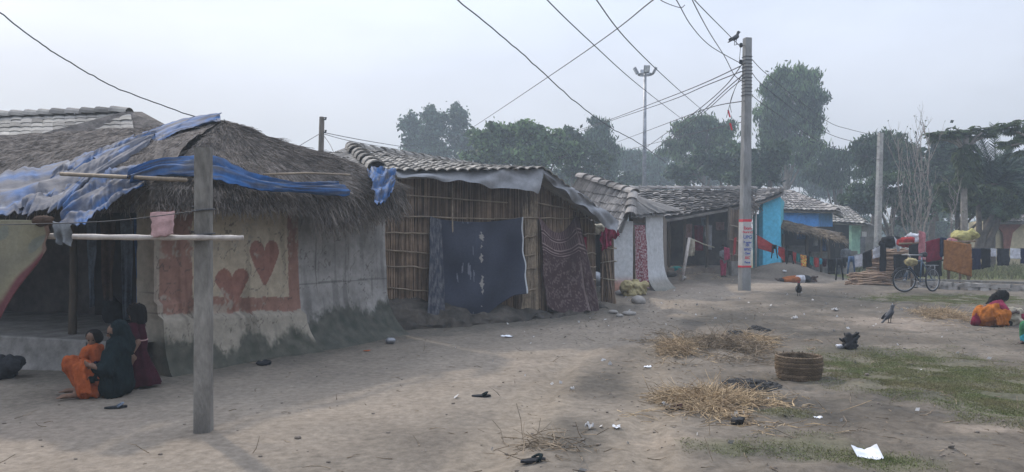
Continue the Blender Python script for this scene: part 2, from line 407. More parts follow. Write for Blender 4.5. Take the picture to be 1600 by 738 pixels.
def hand(w, d, n, s=1.0):
    w, d, n = Vector(w), Vector(d).normalized(), Vector(n); n = (n - d * n.dot(d)).normalized(); x = d.cross(n); out = []
    for k in (-1, 0, 1): out.append(caps(w, w + d * .06 * s + x * .017 * k * s, .014 * s, .013 * s, 8))
    for k, l in ((-1.5, .05), (-.5, .064), (.5, .068), (1.5, .058)):
        a = w + d * .07 * s + x * .0175 * k * s; b = a + (d + n * .3 + x * .05 * k).normalized() * l * .55 * s; c = b + (d * .6 + n * .8).normalized() * l * .5 * s
        out += [caps(a, b, .0085 * s, .008 * s, 6), caps(b, c, .008 * s, .0065 * s, 6)]
    a = w + d * .02 * s + x * .02 * s; b = a + (d * .6 + x * .8).normalized() * .035 * s; c = b + (d + n * .5).normalized() * .028 * s
    return out + [caps(a, b, .011 * s, .009 * s, 6), caps(b, c, .009 * s, .007 * s, 6)]
def foot(a, d, s=1.0):
    a = Vector(a); d = Vector(d).normalized(); x = d.cross(Vector((0, 0, 1))); out = [caps(a - d * .03 * s, a + d * .11 * s, .03 * s, .026 * s, 8)]
    for k in range(5): out.append(caps(a + d * .11 * s + x * (k - 2) * .014 * s, a + d * (.17 - abs(k - 1) * .008) * s + x * (k - 2) * .016 * s - Vector((0, 0, .008 * s)), .011 * s, .009 * s, 6))
    return out
def head(c, f, u, r):
    c, f, u = Vector(c), Vector(f).normalized(), Vector(u).normalized(); x = f.cross(u); o = []
    o.append(caps(c + u * .28 * r - f * .18 * r, c + u * .28 * r + f * .12 * r, .8 * r, .76 * r))
    o.append(caps(c - u * .1 * r + f * .1 * r, c - u * .72 * r + f * .36 * r, .66 * r, .36 * r))
    o.append(caps(c + u * .1 * r + f * .82 * r, c - u * .2 * r + f * .9 * r, .07 * r, .13 * r, 6))
    for s in (-1, 1): o.append(caps(c + x * s * .8 * r + u * .08 * r, c + x * s * .8 * r - u * .16 * r, .13 * r, .11 * r, 6))
    return o
def features(parent, c, f, u, r):
    c, f, u = Vector(c), Vector(f).normalized(), Vector(u).normalized(); x = f.cross(u)
    for s in (-1, 1):
        b = MB(); b.add(ell(c + f * .82 * r + x * s * .3 * r + u * .08 * r, (.1 * r, .1 * r, .075 * r))); b.build('eye', M['eye_dark'], parent, True)
    b = MB(); b.add(caps(c + f * .8 * r - u * .45 * r - x * .16 * r, c + f * .8 * r - u * .45 * r + x * .16 * r, .06 * r, .06 * r, 6)); b.build('mouth', M['lip'], parent, True)
# ================================================================ GROUND
def ellmask(px, py, rx, ry):
    c = G(px, py); a = G(px, py - ry); b = G(px, py + ry)
    return (c.x, (a.y + b.y) / 2, rx / FOC * c.y, abs(a.y - b.y) / 2)
GREEN = [ellmask(*e) for e in ((1560, 605, 190, 60), (1490, 600, 190, 42), (1500, 468, 130, 9), (1590, 640, 120, 34), (1430, 590, 100, 20), (1390, 725, 80, 16), (1260, 700, 90, 20), (1130, 700, 60, 12), (1220, 645, 50, 8))]
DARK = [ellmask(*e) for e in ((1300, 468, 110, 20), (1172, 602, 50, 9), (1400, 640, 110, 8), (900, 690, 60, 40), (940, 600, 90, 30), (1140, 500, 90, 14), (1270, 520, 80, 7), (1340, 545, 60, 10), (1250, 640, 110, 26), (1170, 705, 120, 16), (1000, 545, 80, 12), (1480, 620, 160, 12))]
SAND_SUN = [ellmask(*e) for e in ((1100, 455, 120, 12), (1240, 444, 60, 4), (800, 566, 70, 7), (900, 545, 120, 10), (960, 520, 140, 10), (1400, 505, 80, 12), (1060, 690, 70, 16), (1550, 672, 70, 6), (60, 700, 260, 60))]  # pale dusty soil; the last ellipse paints the sunlit patch at lower left
TRAIL = [tuple(G(*q).xy) for q in ((-60, 745), (250, 700), (520, 640), (720, 590), (850, 550), (960, 505), (1060, 468), (1180, 448), (1300, 440))]
WALLLINE = [(-7.2, 10.1), (-4.3, 9.1), (-2.1, 13.3), (.6, 15.3), (2.2, 17.3)]
def segdist(x, y, WL=None):
    best = 9; WL = WL or WALLLINE
    for (ax, ay), (bx, by) in zip(WL, WL[1:]):
        dx, dy = bx - ax, by - ay; t = max(0, min(1, ((x - ax) * dx + (y - ay) * dy) / (dx * dx + dy * dy)))
        best = min(best, math.hypot(x - ax - t * dx, y - ay - t * dy))
    return best
def msk(L, x, y):
    v = 0.0; w = nz(x * 1.7, y * 1.7, 2) * .5 + nz(x * 5, y * 5, 4) * .35
    for cx, cy, rx, ry in L:
        d = math.hypot((x - cx) / rx, (y - cy) / ry)
        if d < 2.2: v = max(v, 1 - sm(.2, 1.45, d + w * .8))
    return v
def mixc(a, b, t): return tuple(x + (y - x) * t for x, y in zip(a, b))
def soil(x, y):
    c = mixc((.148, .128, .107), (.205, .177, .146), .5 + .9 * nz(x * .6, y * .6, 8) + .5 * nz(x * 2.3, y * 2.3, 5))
    c = mixc(c, (.1, .086, .071), max(0, min(.85, 1.0 * sm(.2, 3, x) * (.68 + .9 * nz(x * .9, y * 1.4, 6)))))  # trampled dirt to the right, darkened further to stand in for shade
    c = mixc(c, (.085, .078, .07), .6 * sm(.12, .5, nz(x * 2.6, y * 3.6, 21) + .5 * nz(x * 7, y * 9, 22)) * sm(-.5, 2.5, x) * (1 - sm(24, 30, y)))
    c = mixc(c, (.26, .215, .175), .7 * msk(SAND_SUN, x, y))
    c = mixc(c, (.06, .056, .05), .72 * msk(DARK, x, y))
    r_ = min(abs(x - lane(y)), abs(x - lane(y) - 1.15)) if y < 22 else 9; c = mixc(c, (.235, .195, .15), .45 * (1 - sm(.1, .45, r_ + .15 * nz(x * 3, y * 3, 31))))
    if y < 30: c = mixc(c, mixc((.24, .204, .166), (.2, .169, .137), .5 + nz(x * 1.7, y * 1.7, 44)), .8 * (1 - sm(.35, 1.5, segdist(x, y, TRAIL) + .4 * nz(x * 1.3, y * 1.3, 41) + .12 * nz(x * 6, y * 6, 42))))
    g = msk(GREEN, x, y); c = mixc(c, (.115, .12, .068), .45 * g)
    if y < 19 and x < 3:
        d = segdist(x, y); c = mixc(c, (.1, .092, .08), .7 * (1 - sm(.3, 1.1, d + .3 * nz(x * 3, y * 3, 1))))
    c = tuple(v * q for v, q in zip(c, (.93, .93, .925)))
    if y > 26 and x > 12: c = mixc(c, (.11, .12, .05), sm(26, 29, y) * .8)
    if y > 40: c = mixc(c, (.13, .13, .09), sm(40, 60, y))
    return c
def lines(segs):
    o = []
    for a, b, s in segs:
        n = max(1, int(round((b - a) / s))); o += [a + (b - a) * i / n for i in range(n)]
    return o + [segs[-1][1]]
xs = lines([(-160, -40, 12), (-40, -12, 1.2), (-12, -6, .14), (-6, 9, .055), (9, 16, .12), (16, 40, 1.2), (40, 160, 12)])
ys = lines([(-30, 0, 3), (0, 4.4, .4), (4.4, 11, .05), (11, 18, .09), (18, 32, .17), (32, 60, 1.4), (60, 180, 12)])
GV = []; GC = []
for y in ys:
    for x in xs:
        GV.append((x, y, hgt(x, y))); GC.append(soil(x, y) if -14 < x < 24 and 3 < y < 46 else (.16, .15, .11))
w = len(xs); i = np.arange(w - 1)[None, :] + (np.arange(len(ys) - 1) * w)[:, None]; i = i.ravel()
GF = np.stack([i, i + 1, i + w + 1, i + w], 1).tolist()
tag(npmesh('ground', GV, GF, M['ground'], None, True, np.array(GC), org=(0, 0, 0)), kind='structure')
# grass, litter -------------------------------------------------------------
def scatter(L, n, keep=.5):
    out = []; area = [a[2] * a[3] for a in L]
    while len(out) < n:
        cx, cy, rx, ry = random.choices(L, area)[0]; x = cx + random.uniform(-1.2, 1.2) * rx; y = cy + random.uniform(-1.2, 1.2) * ry
        if y > 4.2 and msk(L, x, y) * (.4 + nz(x * 2.2, y * 2.2, 12)) > random.random() * keep: out.append((x, y, hgt(x, y)))
    return np.array(out)
pts = np.vstack([scatter(GREEN, 95000, 1.0), scatter([ellmask(1500, 468, 140, 9), ellmask(1440, 466, 60, 6)], 14000, .5)]); D = RNG.normal(0, .7, pts.shape); D[:, 2] = 1
V, F = bent(pts, D, RNG.uniform(.008, .03, len(pts)), .0022, .25, .2, 2)
tag(npmesh('grass', V, F, M['grass'], org=(0, 0, 0)), 'short patchy green grass growing on the right side of the bare ground', 'grass', kind='stuff')
fp = []
for k in range(5200):
    x = random.uniform(15.5, 30); y = random.uniform(27.5, 38)
    if abs(x / y) < .75: fp.append((x, y, hgt(x, y)))
fp = np.array(fp); D = RNG.normal(0, .35, fp.shape); D[:, 2] = 1
V, F = bent(fp, D, RNG.uniform(.2, .55, len(fp)), .012, .15, .15, 2)
tag(npmesh('field_grass', V, F, M['grass'], org=(0, 0, 0)), 'taller green crop growing in the field behind the low brick kerb', 'grass', kind='stuff')
# litter: dry twigs, straw bits and crumbs of soil strewn over the yard
n = 1500; lx = RNG.uniform(-5, 9, n); ly = 4.6 + 13 * RNG.random(n) ** 1.5; k = RNG.random(n) < np.where(lx > 0, 1, .3) * np.where(lx > 1.0, 1, .6); lx, ly = lx[k], ly[k]
p = np.array([(a, b, hgt(a, b) + .006) for a, b in zip(lx, ly)]); D = RNG.normal(0, 1, p.shape); D[:, 2] *= .06
V, F = bent(p, D, RNG.uniform(.04, .3, len(p)) ** 1.2, .004, .02, .25, 3)
tag(npmesh('twig_litter', V, F, M['straw_dull'], org=(0, 0, 0)), 'thin dry twigs and straw bits strewn over the bare earth', 'litter', kind='stuff')
b = MB(); n = 2300
for k in range(n):
    x = random.uniform(-5.5, 10); y = 4.5 + 17 * random.random() ** 1.7
    if random.random() > (.25 if x < 0 else .9): continue
    r = random.uniform(.004, .016) * (1.9 if random.random() < .06 else 1)
    b.add(ell((x, y, hgt(x, y) + r * .3), (r * random.uniform(.8, 1.6), r, r * .6), 5, 4))
tag(b.build('clods', M['mud'], None, False, org=(0, 0, 0)), 'small clods and pebbles lying over the bare earth', 'clods', kind='stuff')
b = MB()
for k in range(230):
    x = random.uniform(-1, 9); y = random.uniform(4.6, 19) if random.random() < .5 else random.uniform(14, 22)
    s = random.uniform(.012, .045); b.add(leaves([(x, y, hgt(x, y) + .012)], [s * 2], None, 0, .7))
tag(b.build('paper_scraps', M['paper_dull'], None, False, org=(0, 0, 0)), 'tiny pale scraps of paper and plastic strewn over the yard', 'scraps', kind='stuff')
# ================================================================ AIR, SKY, SUN, CAMERA
SUN_AZ, SUN_EL = math.radians(-37), math.radians(41)      # ahead and to the left
hb = MB(); hb.add(box((0, 74, 10), (330, 220, 25)))
m = bpy.data.materials.new('haze_air'); m.use_nodes = True; nt = m.node_tree; nt.nodes.remove(nt.nodes['Principled BSDF'])
pv = nt.nodes.new('ShaderNodeVolumePrincipled'); pv.inputs['Color'].default_value = (.74, .87, 1, 1); pv.inputs['Density'].default_value = .0024; pv.inputs['Anisotropy'].default_value = .25
nt.links.new(pv.outputs[0], nt.nodes['Material Output'].inputs['Volume'])
tag(hb.build('haze', m), 'thin pale blue haze filling the air over the whole village', 'haze', kind='stuff')
wd = bpy.data.worlds.new('World'); sc.world = wd; wd.use_nodes = True; nt = wd.node_tree; N = nt.nodes; L = nt.links
bg = N['Background']; bg.inputs['Strength'].default_value = .1
sk = N.new('ShaderNodeTexSky'); sk.sky_type = 'NISHITA'; sk.sun_disc = False; sk.sun_elevation = SUN_EL; sk.sun_rotation = SUN_AZ; sk.dust_density = 6; sk.air_density = 1.2
tc = N.new('ShaderNodeTexCoord'); sx = N.new('ShaderNodeSeparateXYZ'); L.new(tc.outputs['Generated'], sx.inputs[0])
mr = N.new('ShaderNodeMapRange'); L.new(sx.outputs['Z'], mr.inputs[0]); mr.inputs[1].default_value = 0.0; mr.inputs[2].default_value = 1; mr.inputs[3].default_value = 3.45; mr.inputs[4].default_value = 22
cn = N.new('ShaderNodeTexNoise'); cn.inputs['Scale'].default_value = 3.6; cn.inputs['Detail'].default_value = 5; mp = N.new('ShaderNodeMapping'); mp.inputs['Scale'].default_value = (1, 1, 2.6); L.new(tc.outputs['Generated'], mp.inputs[0]); L.new(mp.outputs[0], cn.inputs['Vector'])
cr = N.new('ShaderNodeMapRange'); L.new(cn.outputs['Fac'], cr.inputs[0]); cr.inputs[1].default_value = .3; cr.inputs[2].default_value = .7; cr.inputs[3].default_value = .91; cr.inputs[4].default_value = 1.08
mu = N.new('ShaderNodeMath'); mu.operation = 'MULTIPLY'; L.new(mr.outputs[0], mu.inputs[0]); L.new(cr.outputs[0], mu.inputs[1])
cc = N.new('ShaderNodeCombineColor')
for j, (t0, t1) in enumerate(((1.0, .87), (.985, .96), (1.03, 1.15))):
    tn = N.new('ShaderNodeMapRange'); L.new(sx.outputs['Z'], tn.inputs[0]); tn.inputs[1].default_value = .02; tn.inputs[2].default_value = .32; tn.inputs[3].default_value = t0; tn.inputs[4].default_value = t1
    q = N.new('ShaderNodeMath'); q.operation = 'MULTIPLY'; L.new(tn.outputs[0], q.inputs[1]); L.new(mu.outputs[0], q.inputs[0]); L.new(q.outputs[0], cc.inputs[j])
mx = N.new('ShaderNodeMix'); mx.data_type = 'RGBA'; mx.inputs[0].default_value = .9; L.new(sk.outputs[0], mx.inputs[6]); L.new(cc.outputs[0], mx.inputs[7]); L.new(mx.outputs[2], bg.inputs['Color'])
sl = bpy.data.lights.new('sun', 'SUN'); sl.energy = 3.0; sl.angle = math.radians(2.5); sl.color = (1, .9, .78); so = bpy.data.objects.new('sun', sl); COL.objects.link(so)
sd = Vector((math.sin(SUN_AZ) * math.cos(SUN_EL), math.cos(SUN_AZ) * math.cos(SUN_EL), math.sin(SUN_EL)))
so.rotation_euler = (-sd).to_track_quat('-Z', 'Y').to_euler(); so.location = (-20, 20, 30)
cd = bpy.data.cameras.new('camera'); cam = bpy.data.objects.new('camera', cd); COL.objects.link(cam); cam.location = (0, 0, EYE); cam.rotation_euler = (math.radians(90), 0, 0)
cd.sensor_width = 36; cd.lens = 36 * FOC / 1600; cd.shift_y = (HY - 369) / 1600; cd.clip_end = 900; cd.clip_start = .05; sc.camera = cam
sc.view_settings.view_transform = 'Standard'; sc.view_settings.look = 'None'; sc.view_settings.exposure = 0.16; sc.view_settings.gamma = 1
cy = sc.cycles; cy.use_denoising = True; cy.max_bounces = 6; cy.volume_bounces = 1; cy.transparent_max_bounces = 6; cy.sample_clamp_indirect = 6
try: cy.denoiser = 'OPENIMAGEDENOISE'
except Exception: pass
# ================================================================ HEART HUT (thatch, painted wall)
A0 = Vector((-4.34, 9.3, 0)); U = Vector((.444, .896, 0)).normalized(); Fd = Vector((-.95, .32, 0)).normalized(); NW = Vector((.896, -.444, 0)).normalized()
def wt(px):      # distance along the painted wall for a photo column
    r = (px - CX) / FOC; return (A0.x - r * A0.y) / (r * U.y - U.x)
def wz(px, py): t = wt(px); return EYE + (HY - py) / FOC * (A0.y + U.y * t)
hut = thing('thatched_hut', (A0.x, A0.y, 0), 'mud hut under a sagging thatched roof with two red hearts painted on its wall', 'hut')
def heart(cx, cz, w, h, t, z):
    x = (t - cx) / (w / 2); y = (z - cz) / (h / 2)
    # pointed heart, as painted by hand
    if y > .45: return abs(abs(x) - .5) < math.sqrt(max(0, 1 - ((y - .45) / .55) ** 2)) * .5
    return abs(x) < (max(0.0, (y + 1) / 1.45)) ** .8
H = []
for px, pt, pb, wd_ in ((413, 376, 447, 46), (362, 420, 483, 52)):
    a, b_ = wt(px - wd_ / 2), wt(px + wd_ / 2); H.append(((a + b_) / 2, (wz(px, pt) + wz(px, pb)) / 2, b_ - a, wz(px, pt) - wz(px, pb)))
RED = (.2, .115, .09); CREAM = (.31, .262, .195); CEM = (.27, .258, .243); MUDC = (.25, .225, .185)
TL = 4.75; TR = wt(466); TB0, TB1 = wt(300), wt(450)
def wallcol(t, z):
    e = .03 * nz(t * 5, z * 5, 3) + .015 * nz(t * 17, z * 17, 5); tt = t + e; zz = z + e
    if t < TR:
        zb1 = .93 - .055 * t; zb0 = zb1 - .2 + .03 * nz(t * 3, 0, 1)
        c = CREAM
        if zz < zb0: c = MUDC
        elif tt < TB0 or tt > TB1 or zz < zb1: c = RED
        for h in H:
            if heart(*h, t + e * .35, z + e * .35): c = mixc(RED, (.2, .09, .07), .5)
        if t < .08: c = mixc(c, MUDC, .8)
    else:
        c = mixc(CEM, (.2, .19, .18), max(0, min(1, .5 + 1.3 * nz(t * 1.5, z * 2.5, 9))))
        if abs(((t - TR) / .78) % 1 - .5) < .012 and z > .8: c = mixc(c, (.12, .11, .1), .6)
        if abs(z - .98 - .02 * nz(t * 2, 1, 1)) < .014: c = mixc(c, (.1, .095, .09), .7)
    fl = nz(t * 2.2, z * 2.2, 31) + .6 * nz(t * 8, z * 8, 33) + .35 * nz(t * 24, z * 24, 35)
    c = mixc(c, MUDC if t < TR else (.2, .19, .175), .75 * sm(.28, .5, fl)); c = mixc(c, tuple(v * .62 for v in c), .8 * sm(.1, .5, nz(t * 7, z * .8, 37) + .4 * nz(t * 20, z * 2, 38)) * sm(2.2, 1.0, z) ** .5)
    if abs(nz(t * 2.7, z * 2.1, 41) + .25 * nz(t * 9, z * 9, 42)) < .012: c = mixc(c, (.07, .06, .05), .7)
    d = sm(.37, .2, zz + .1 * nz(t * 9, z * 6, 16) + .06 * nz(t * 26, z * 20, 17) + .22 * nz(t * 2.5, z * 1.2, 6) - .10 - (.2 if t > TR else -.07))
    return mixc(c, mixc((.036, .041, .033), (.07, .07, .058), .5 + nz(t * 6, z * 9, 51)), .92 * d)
def walloff(t, z):
    fl = (.12 + .38 * sm(1.5, 3.2, t)) * math.exp(-max(z, 0) / .3) + .05 * math.exp(-max(z, 0) / .12)
    zb = .72 - .055 * t
    if t < TR: fl += .1 * (1 - sm(zb - .05, zb + .02, z)) + (.06 * (1 - sm(.2, .5, t)) * (1 - sm(.85, .9, z)))
    return fl + .02 * nz(t * 2, z * 2, 4) + .008 * nz(t * 9, z * 9, 2) + .05 * nz(t * 4, z * 3, 14) * (1 - sm(0.1, .6, z))
NU, NV = 330, 145
V = []; C = []
for j in range(NV + 1):
    for i in range(NU + 1):
        t = TL * i / NU; z = -.15 + 2.55 * j / NV; p = A0 + U * t + NW * walloff(t, z); V.append((p.x, p.y, z)); C.append(wallcol(t, z))
w = NU + 1; k = len(V); back = []
for j in (0, NV):
    for i in (0, NU):
        pass
F = [[j * w + i, j * w + i + 1, (j + 1) * w + i + 1, (j + 1) * w + i] for j in range(NV) for i in range(NU)]
# broken end face of the wall at the veranda corner, and the far end
for i0 in (0, NU):
    b0 = len(V)
    for j in range(NV + 1):
        z = -.15 + 2.55 * j / NV; p = A0 + U * (TL * i0 / NU) - NW * (.3 + .03 * nz(z * 6, 1, i0)); V.append((p.x, p.y, z)); C.append(MUDC)
    F += [[j * w + i0, b0 + j, b0 + j + 1, (j + 1) * w + i0] for j in range(NV)]
npmesh('painted_wall', V, F, M['wall_paint'], hut, True, np.array(C))
# veranda platform
PH = .4
def plat(u, v):     # u along the front, v: 0 ground front, .45 lip, 1 at the back wall
    a = A0 + Fd * (7 * u)
    if v < .35: q = v / .35; z = -.12 + (PH + .12) * q; off = -.12 - .22 * (1 - q) ** 2
    else: q = (v - .35) / .65; z = PH + .02 * math.sin(q * 3); off = -.12 + 2.72 * q
    p = a + U * (off + .03 * nz(u * 9, v * 6, 2)); return (p.x, p.y, z + .018 * nz(u * 14, v * 9, 7))
b = MB(); b.add(grid(plat, 90, 60)); b.build('veranda_platform', M['mud_grey'], hut, True)
b = MB(); q0 = A0 + U * 2.6 - Fd * .0; q1 = A0 + U * 2.6 + Fd * 7; b.add(slab(q1, q0, PH - .1, 2.3, .25)); b.build('back_wall', M['inside_mud'], hut)
b = MB(); q0 = A0 + U * .0 + Fd * 7; b.add(slab(q0 + U * 5, q0 - U * .1, -.1, 2.4, .25)); b.add(slab(A0 + U * 4.72 + Fd * .3, A0 + U * 4.72 + Fd * 7, -.1, 2.3, .25)); b.build('mud_wall', M['mud'], hut)
b = MB(); c0 = A0 + U * 2.56 + Fd * 3.1
b.add(prism([c0 + Vector((0, 0, PH)), c0 + Fd * .9 + Vector((0, 0, PH)), c0 + Fd * .9 + Vector((0, 0, 2.1)), c0 + Vector((0, 0, 2.1))], U * .03)); b.build('doorway', M['shade_dark'], hut)  # flat dark panel painting the shade of the door opening
for k, s in enumerate((1.6, 3.9, 6.6)):
    a = A0 + Fd * s + U * .25; b = MB(); b.add(tube([a + Vector((0, 0, PH - .1)), a + Vector((.02, 0, 1.2)), a + Vector((0, .02, 2.25))], [.055, .05, .045], 8)); b.build('veranda_post', M['wood_dark'], hut, True)
# thatched roof
R2 = Vector((-4.42, 11.84, 3.47)); R1 = R2 + Fd * 6.0; CA = A0 - U * .5 - Fd * .48; CA.z = 2.24; CL = CA + Fd * 7.6; CB = A0 + U * 4.42 - Fd * .42; CB.z = 2.36; CD = A0 + U * 5.0 + Fd * 6; CD.z = 2.2
CBb = A0 + U * 4.95 + Fd * 1.2; CBb.z = 2.3
faces = {'front': (CL, CA, R2, R1), 'side': (CA, CB, R2, R2), 'back': (CB, CBb, R2, R2), 'rear': (CBb, CD, R1, R2)}
def roofpt(fc, u, v, lift=0.0):
    a, b_, c, d = faces[fc]; e = a.lerp(b_, u); r = d.lerp(c, u); p = e.lerp(r, v)
    n = (b_ - a).cross((c if fc != 'front' else d) - a).normalized(); n = n if n.z > 0 else -n
    bul = .34 * math.sin(math.pi * min(1, v * 1.02)) * (.16 if fc == 'side' else 0 if fc == 'back' else .3)
    nn = .07 * nz(p.x * 1.2, p.y * 1.2, p.z) + .03 * nz(p.x * 4, p.y * 4, p.z * 4)
    if fc == 'side': bul += .28 * math.exp(-((u - .97) / .2) ** 2) * (1 - v)
    return p + n * (bul + nn * min(1, 4 * v + .4) + lift)
rf = MB()
for fc in faces: rf.add(grid(lambda u, v: roofpt(fc, u, v), 60, 40))
for fc in faces:     # thick underside at the eave
    def lip(u, v):
        p = roofpt(fc, u, 0); a, b_, c, d = faces[fc]; i = (d.lerp(c, u) - a.lerp(b_, u)); i.z = 0; i.normalize()
        return p + Vector((0, 0, -.2 - (.2 * sm(.5, .8, u) if fc == 'side' else 0))) * min(1, v * 2) + i * (.9 * max(0, v - .5)) + Vector((0, 0, .35)) * max(0, v - .5)
    rf.add(grid(lip, 60, 6))
roof = rf.build('thatch_roof', M['thatch'], hut, True)
S0 = []; SD = []
for fc, nn in (('front', 6500), ('side', 9000), ('back', 900)):
    a, b_, c, d = faces[fc]
    for k in range(nn):
        u = random.random(); v = random.random() ** 1.1
        p = roofpt(fc, u, v, .0); q = roofpt(fc, u, max(0, v - .05)); dd = (q - p).normalized() if v > .06 else (a.lerp(b_, u) - d.lerp(c, u)).normalized()
        S0.append(p); SD.append(dd + Vector((random.gauss(0, .13), random.gauss(0, .13), random.gauss(.03, .05))))
V, F = bent(np.array(S0), np.array(SD), RNG.uniform(.1, .3, len(S0)), .005, .02, .08, 2); npmesh('thatch_stalks', V, F, M['thatch_straw'], roof)
S0 = []; SD = []; LL = []
for fc, nn in (('front', 2400), ('side', 3000), ('back', 600)):
    a, b_, c, d = faces[fc]
    for k in range(nn):
        u = random.random(); p = roofpt(fc, u, random.random() * .06); o = (a.lerp(b_, u) - d.lerp(c, u)); o.z = 0; o.normalize()
        end = fc == 'side' and u > .56
        S0.append(p + Vector((0, 0, random.uniform(-.24, 0)))); SD.append(o * (.5 if not end else .35) + Vector((random.gauss(0, .2), random.gauss(0, .2), -.8 if end else -.5))); LL.append(random.uniform(.08, .24) * (2.4 if end else 1))
V, F = bent(np.array(S0), np.array(SD), np.array(LL), .006, .14, .12, 3); npmesh('straw_fringe', V, F, M['thatch_straw'], roof)
# tarpaulins lying on the thatch
pF = plane(CL, CA, R1); pS = plane(CA, CB, R2)
def tarp(name, m, top, bot, pl, label, lift=.1, fold=.05, freq=6, nu=110, nv=40, seed=0, group='tarpaulins on the thatched roof', hang=0.0):
    """cloth lying on a roof plane; its long edges follow the two lines"""
    tp = smoothpath([onplane(*p, pl) for p in top]); bt = smoothpath([onplane(*p, pl) for p in bot]); n = pl[1]
    def f(u, v):
        p = path_at(tp, u).lerp(path_at(bt, u), v)
        q = v * freq * 1.2 + seed + 1.6 * nz(u * 3, v * 1.5, seed); w = 1.3 * abs(math.sin(q)) - .6 + .7 * (abs(nz(u * 4, v * freq * 1.3, seed + 4)) - .2) + .14 * nz(u * 18, v * 9, seed)
        e = (.16 * nz(u * 6, v * 2, seed + 7) + .1 * nz(u * 27, v * 2, seed + 3)) * abs(v - .5) * 2
        return p + n * (lift + fold * w) + Vector((0, 0, -hang * v * v)) + (path_at(bt, u) - path_at(tp, u)) * e
    V, F = grid(f, nu, nv); k = len(V); V = V + [v - n * .008 for v in V]; F = F + [[i + k for i in reversed(q)] for q in F]
    bl = {'tarp_blue': .55, 'tarp_navy': .12, 'tarp_grey': -.25}[m.name]; C = []
    for j in range(nv + 1):
        for i in range(nu + 1):
            u, v = i / nu, j / nv; w = bl + 1.1 * nz(u * 5, v * 7, seed) + .6 * nz(u * 16, v * 18, seed + 2) + .35 * (abs(v - .5) * 2) ** 3; c = mixc((.075, .08, .1), (.025, .085, .22), max(0, min(1, w)))
            c = mixc(c, (.035, .04, .06), .8 * sm(.1, .5, nz(u * 4, v * 14, seed + 20) + .3 * nz(u * 20, v * 30, seed + 21))); C.append(mixc(c, (.2, .21, .23), .5 * sm(.45, .6, nz(u * 12, v * 9, seed + 30))))  # dark streaks paint dirt and the shade of creases
    return tag(npmesh(name, [tuple(v) for v in V], F, M['tarp_faded'], None, True, np.array(C * 2)), label, 'tarpaulin', group)
tarp('tarpaulin', M['tarp_navy'], [(-40, 290), (60, 275), (150, 250), (215, 222)], [(-40, 352), (40, 345), (105, 310), (200, 246)], pF, 'dark slate blue tarpaulin spread over the far left of the thatched roof', seed=1, fold=.05)
tarp('tarpaulin', M['tarp_grey'], [(95, 285), (150, 262), (200, 240), (250, 222)], [(35, 344), (85, 352), (150, 298), (240, 240)], pF, 'pale grey tarpaulin crumpled above the veranda eave beside the blue ones', seed=2, lift=.14, fold=.06)
tarp('tarpaulin', M['tarp_blue'], [(150, 262), (205, 232), (270, 203), (349, 186)], [(165, 275), (225, 248), (285, 218), (347, 200)], pF, 'bright blue tarpaulin strip running up the hip to the peak of the thatch', seed=3, lift=.13, fold=.045, freq=3)
tarp('tarpaulin', M['tarp_navy'], [(108, 345), (150, 300), (190, 285), (235, 272)], [(100, 362), (150, 352), (185, 322), (232, 300)], pF, 'blue and grey tarpaulin folded along the eave above the dark veranda', seed=4, lift=.14, fold=.06, hang=.1)
tarp('tarpaulin', M['tarp_blue'], [(190, 290), (260, 266), (330, 268), (400, 294), (460, 303), (520, 300)], [(196, 304), (260, 292), (330, 294), (395, 310), (455, 314), (540, 316)], pS, 'long bright blue tarpaulin rumpled along the eave above the painted hearts', seed=5, lift=.16, fold=.07, freq=4, nu=180)
tarp('tarpaulin', M['tarp_blue'], [(560, 290), (580, 287), (604, 290)], [(572, 352), (584, 345), (600, 322)], pS, 'small torn blue tarpaulin hanging off the right end of the thatch', seed=6, lift=.34, fold=.06, nu=40)
b = MB(); q = [onplane(120, 299, pF) + pF[1] * .2, onplane(225, 300, pF) + pF[1] * .16]; q.append(q[1] + (q[1] - q[0]) * .75)
b.add(tube([v - U * .12 for v in q], .022, 8)); tag(b.build('eave_pole', M['bamboo'], None, True), 'thin bamboo pole lying under the blue tarpaulin along the veranda eave', 'pole')
b = MB(); b.add(tube([onplane(395, 306, pS) + pS[1] * .33, onplane(460, 304, pS) + pS[1] * .36, onplane(530, 304, pS) + pS[1] * .36], .014, 8)); tag(b.build('roof_stick', M['bamboo'], None, True), 'thin stick weighing down the blue tarpaulin right of the hearts', 'stick')
# cloths hanging inside the veranda
for px, wpx, pt, pb, dep, mm, lb in ((222, 26, 340, 478, 10.3, 'bluecloth', 'plain blue cloth hanging beside the broken wall end inside the dark veranda'), (198, 22, 345, 500, 10.7, 'greyblue', 'grey blue cloth hanging second from the broken wall end in the veranda'),
                                   (168, 26, 345, 470, 11.2, 'brown', 'brown cloth hanging in the middle of the veranda clothes'), (143, 18, 345, 480, 11.5, 'greyblue', 'narrow slate cloth hanging furthest left in the dark veranda')):
    a, c = P(px - wpx / 2, pt, dep), P(px + wpx / 2, pt, dep); z2 = P(px, pb, dep).z
    tag(sheet('hanging_cloth', M[mm], a, c, Vector((a.x + .05, a.y, z2)), Vector((c.x - .04, c.y, z2)), 16, 20, .06, 1.6, seed=px), lb, 'cloth', 'cloths hanging in the veranda')
b = MB(); s = P(178, 497, 11.4); s.z = PH; b.add(ell(s + Vector((0, 0, .16)), (.17, .16, .2))); b.add(ell(s + Vector((.16, .05, .1)), (.14, .14, .13))); tag(body('sack', [ell(s + Vector((0, 0, .16)), (.17, .16, .2)), ell(s + Vector((.16, .05, .1)), (.14, .14, .13)), ell(s + Vector((-.02, 0, .36)), (.06, .06, .07))], M['charcoal'], None, .02), 'dark slumped sack on the veranda floor behind the girl', 'sack')
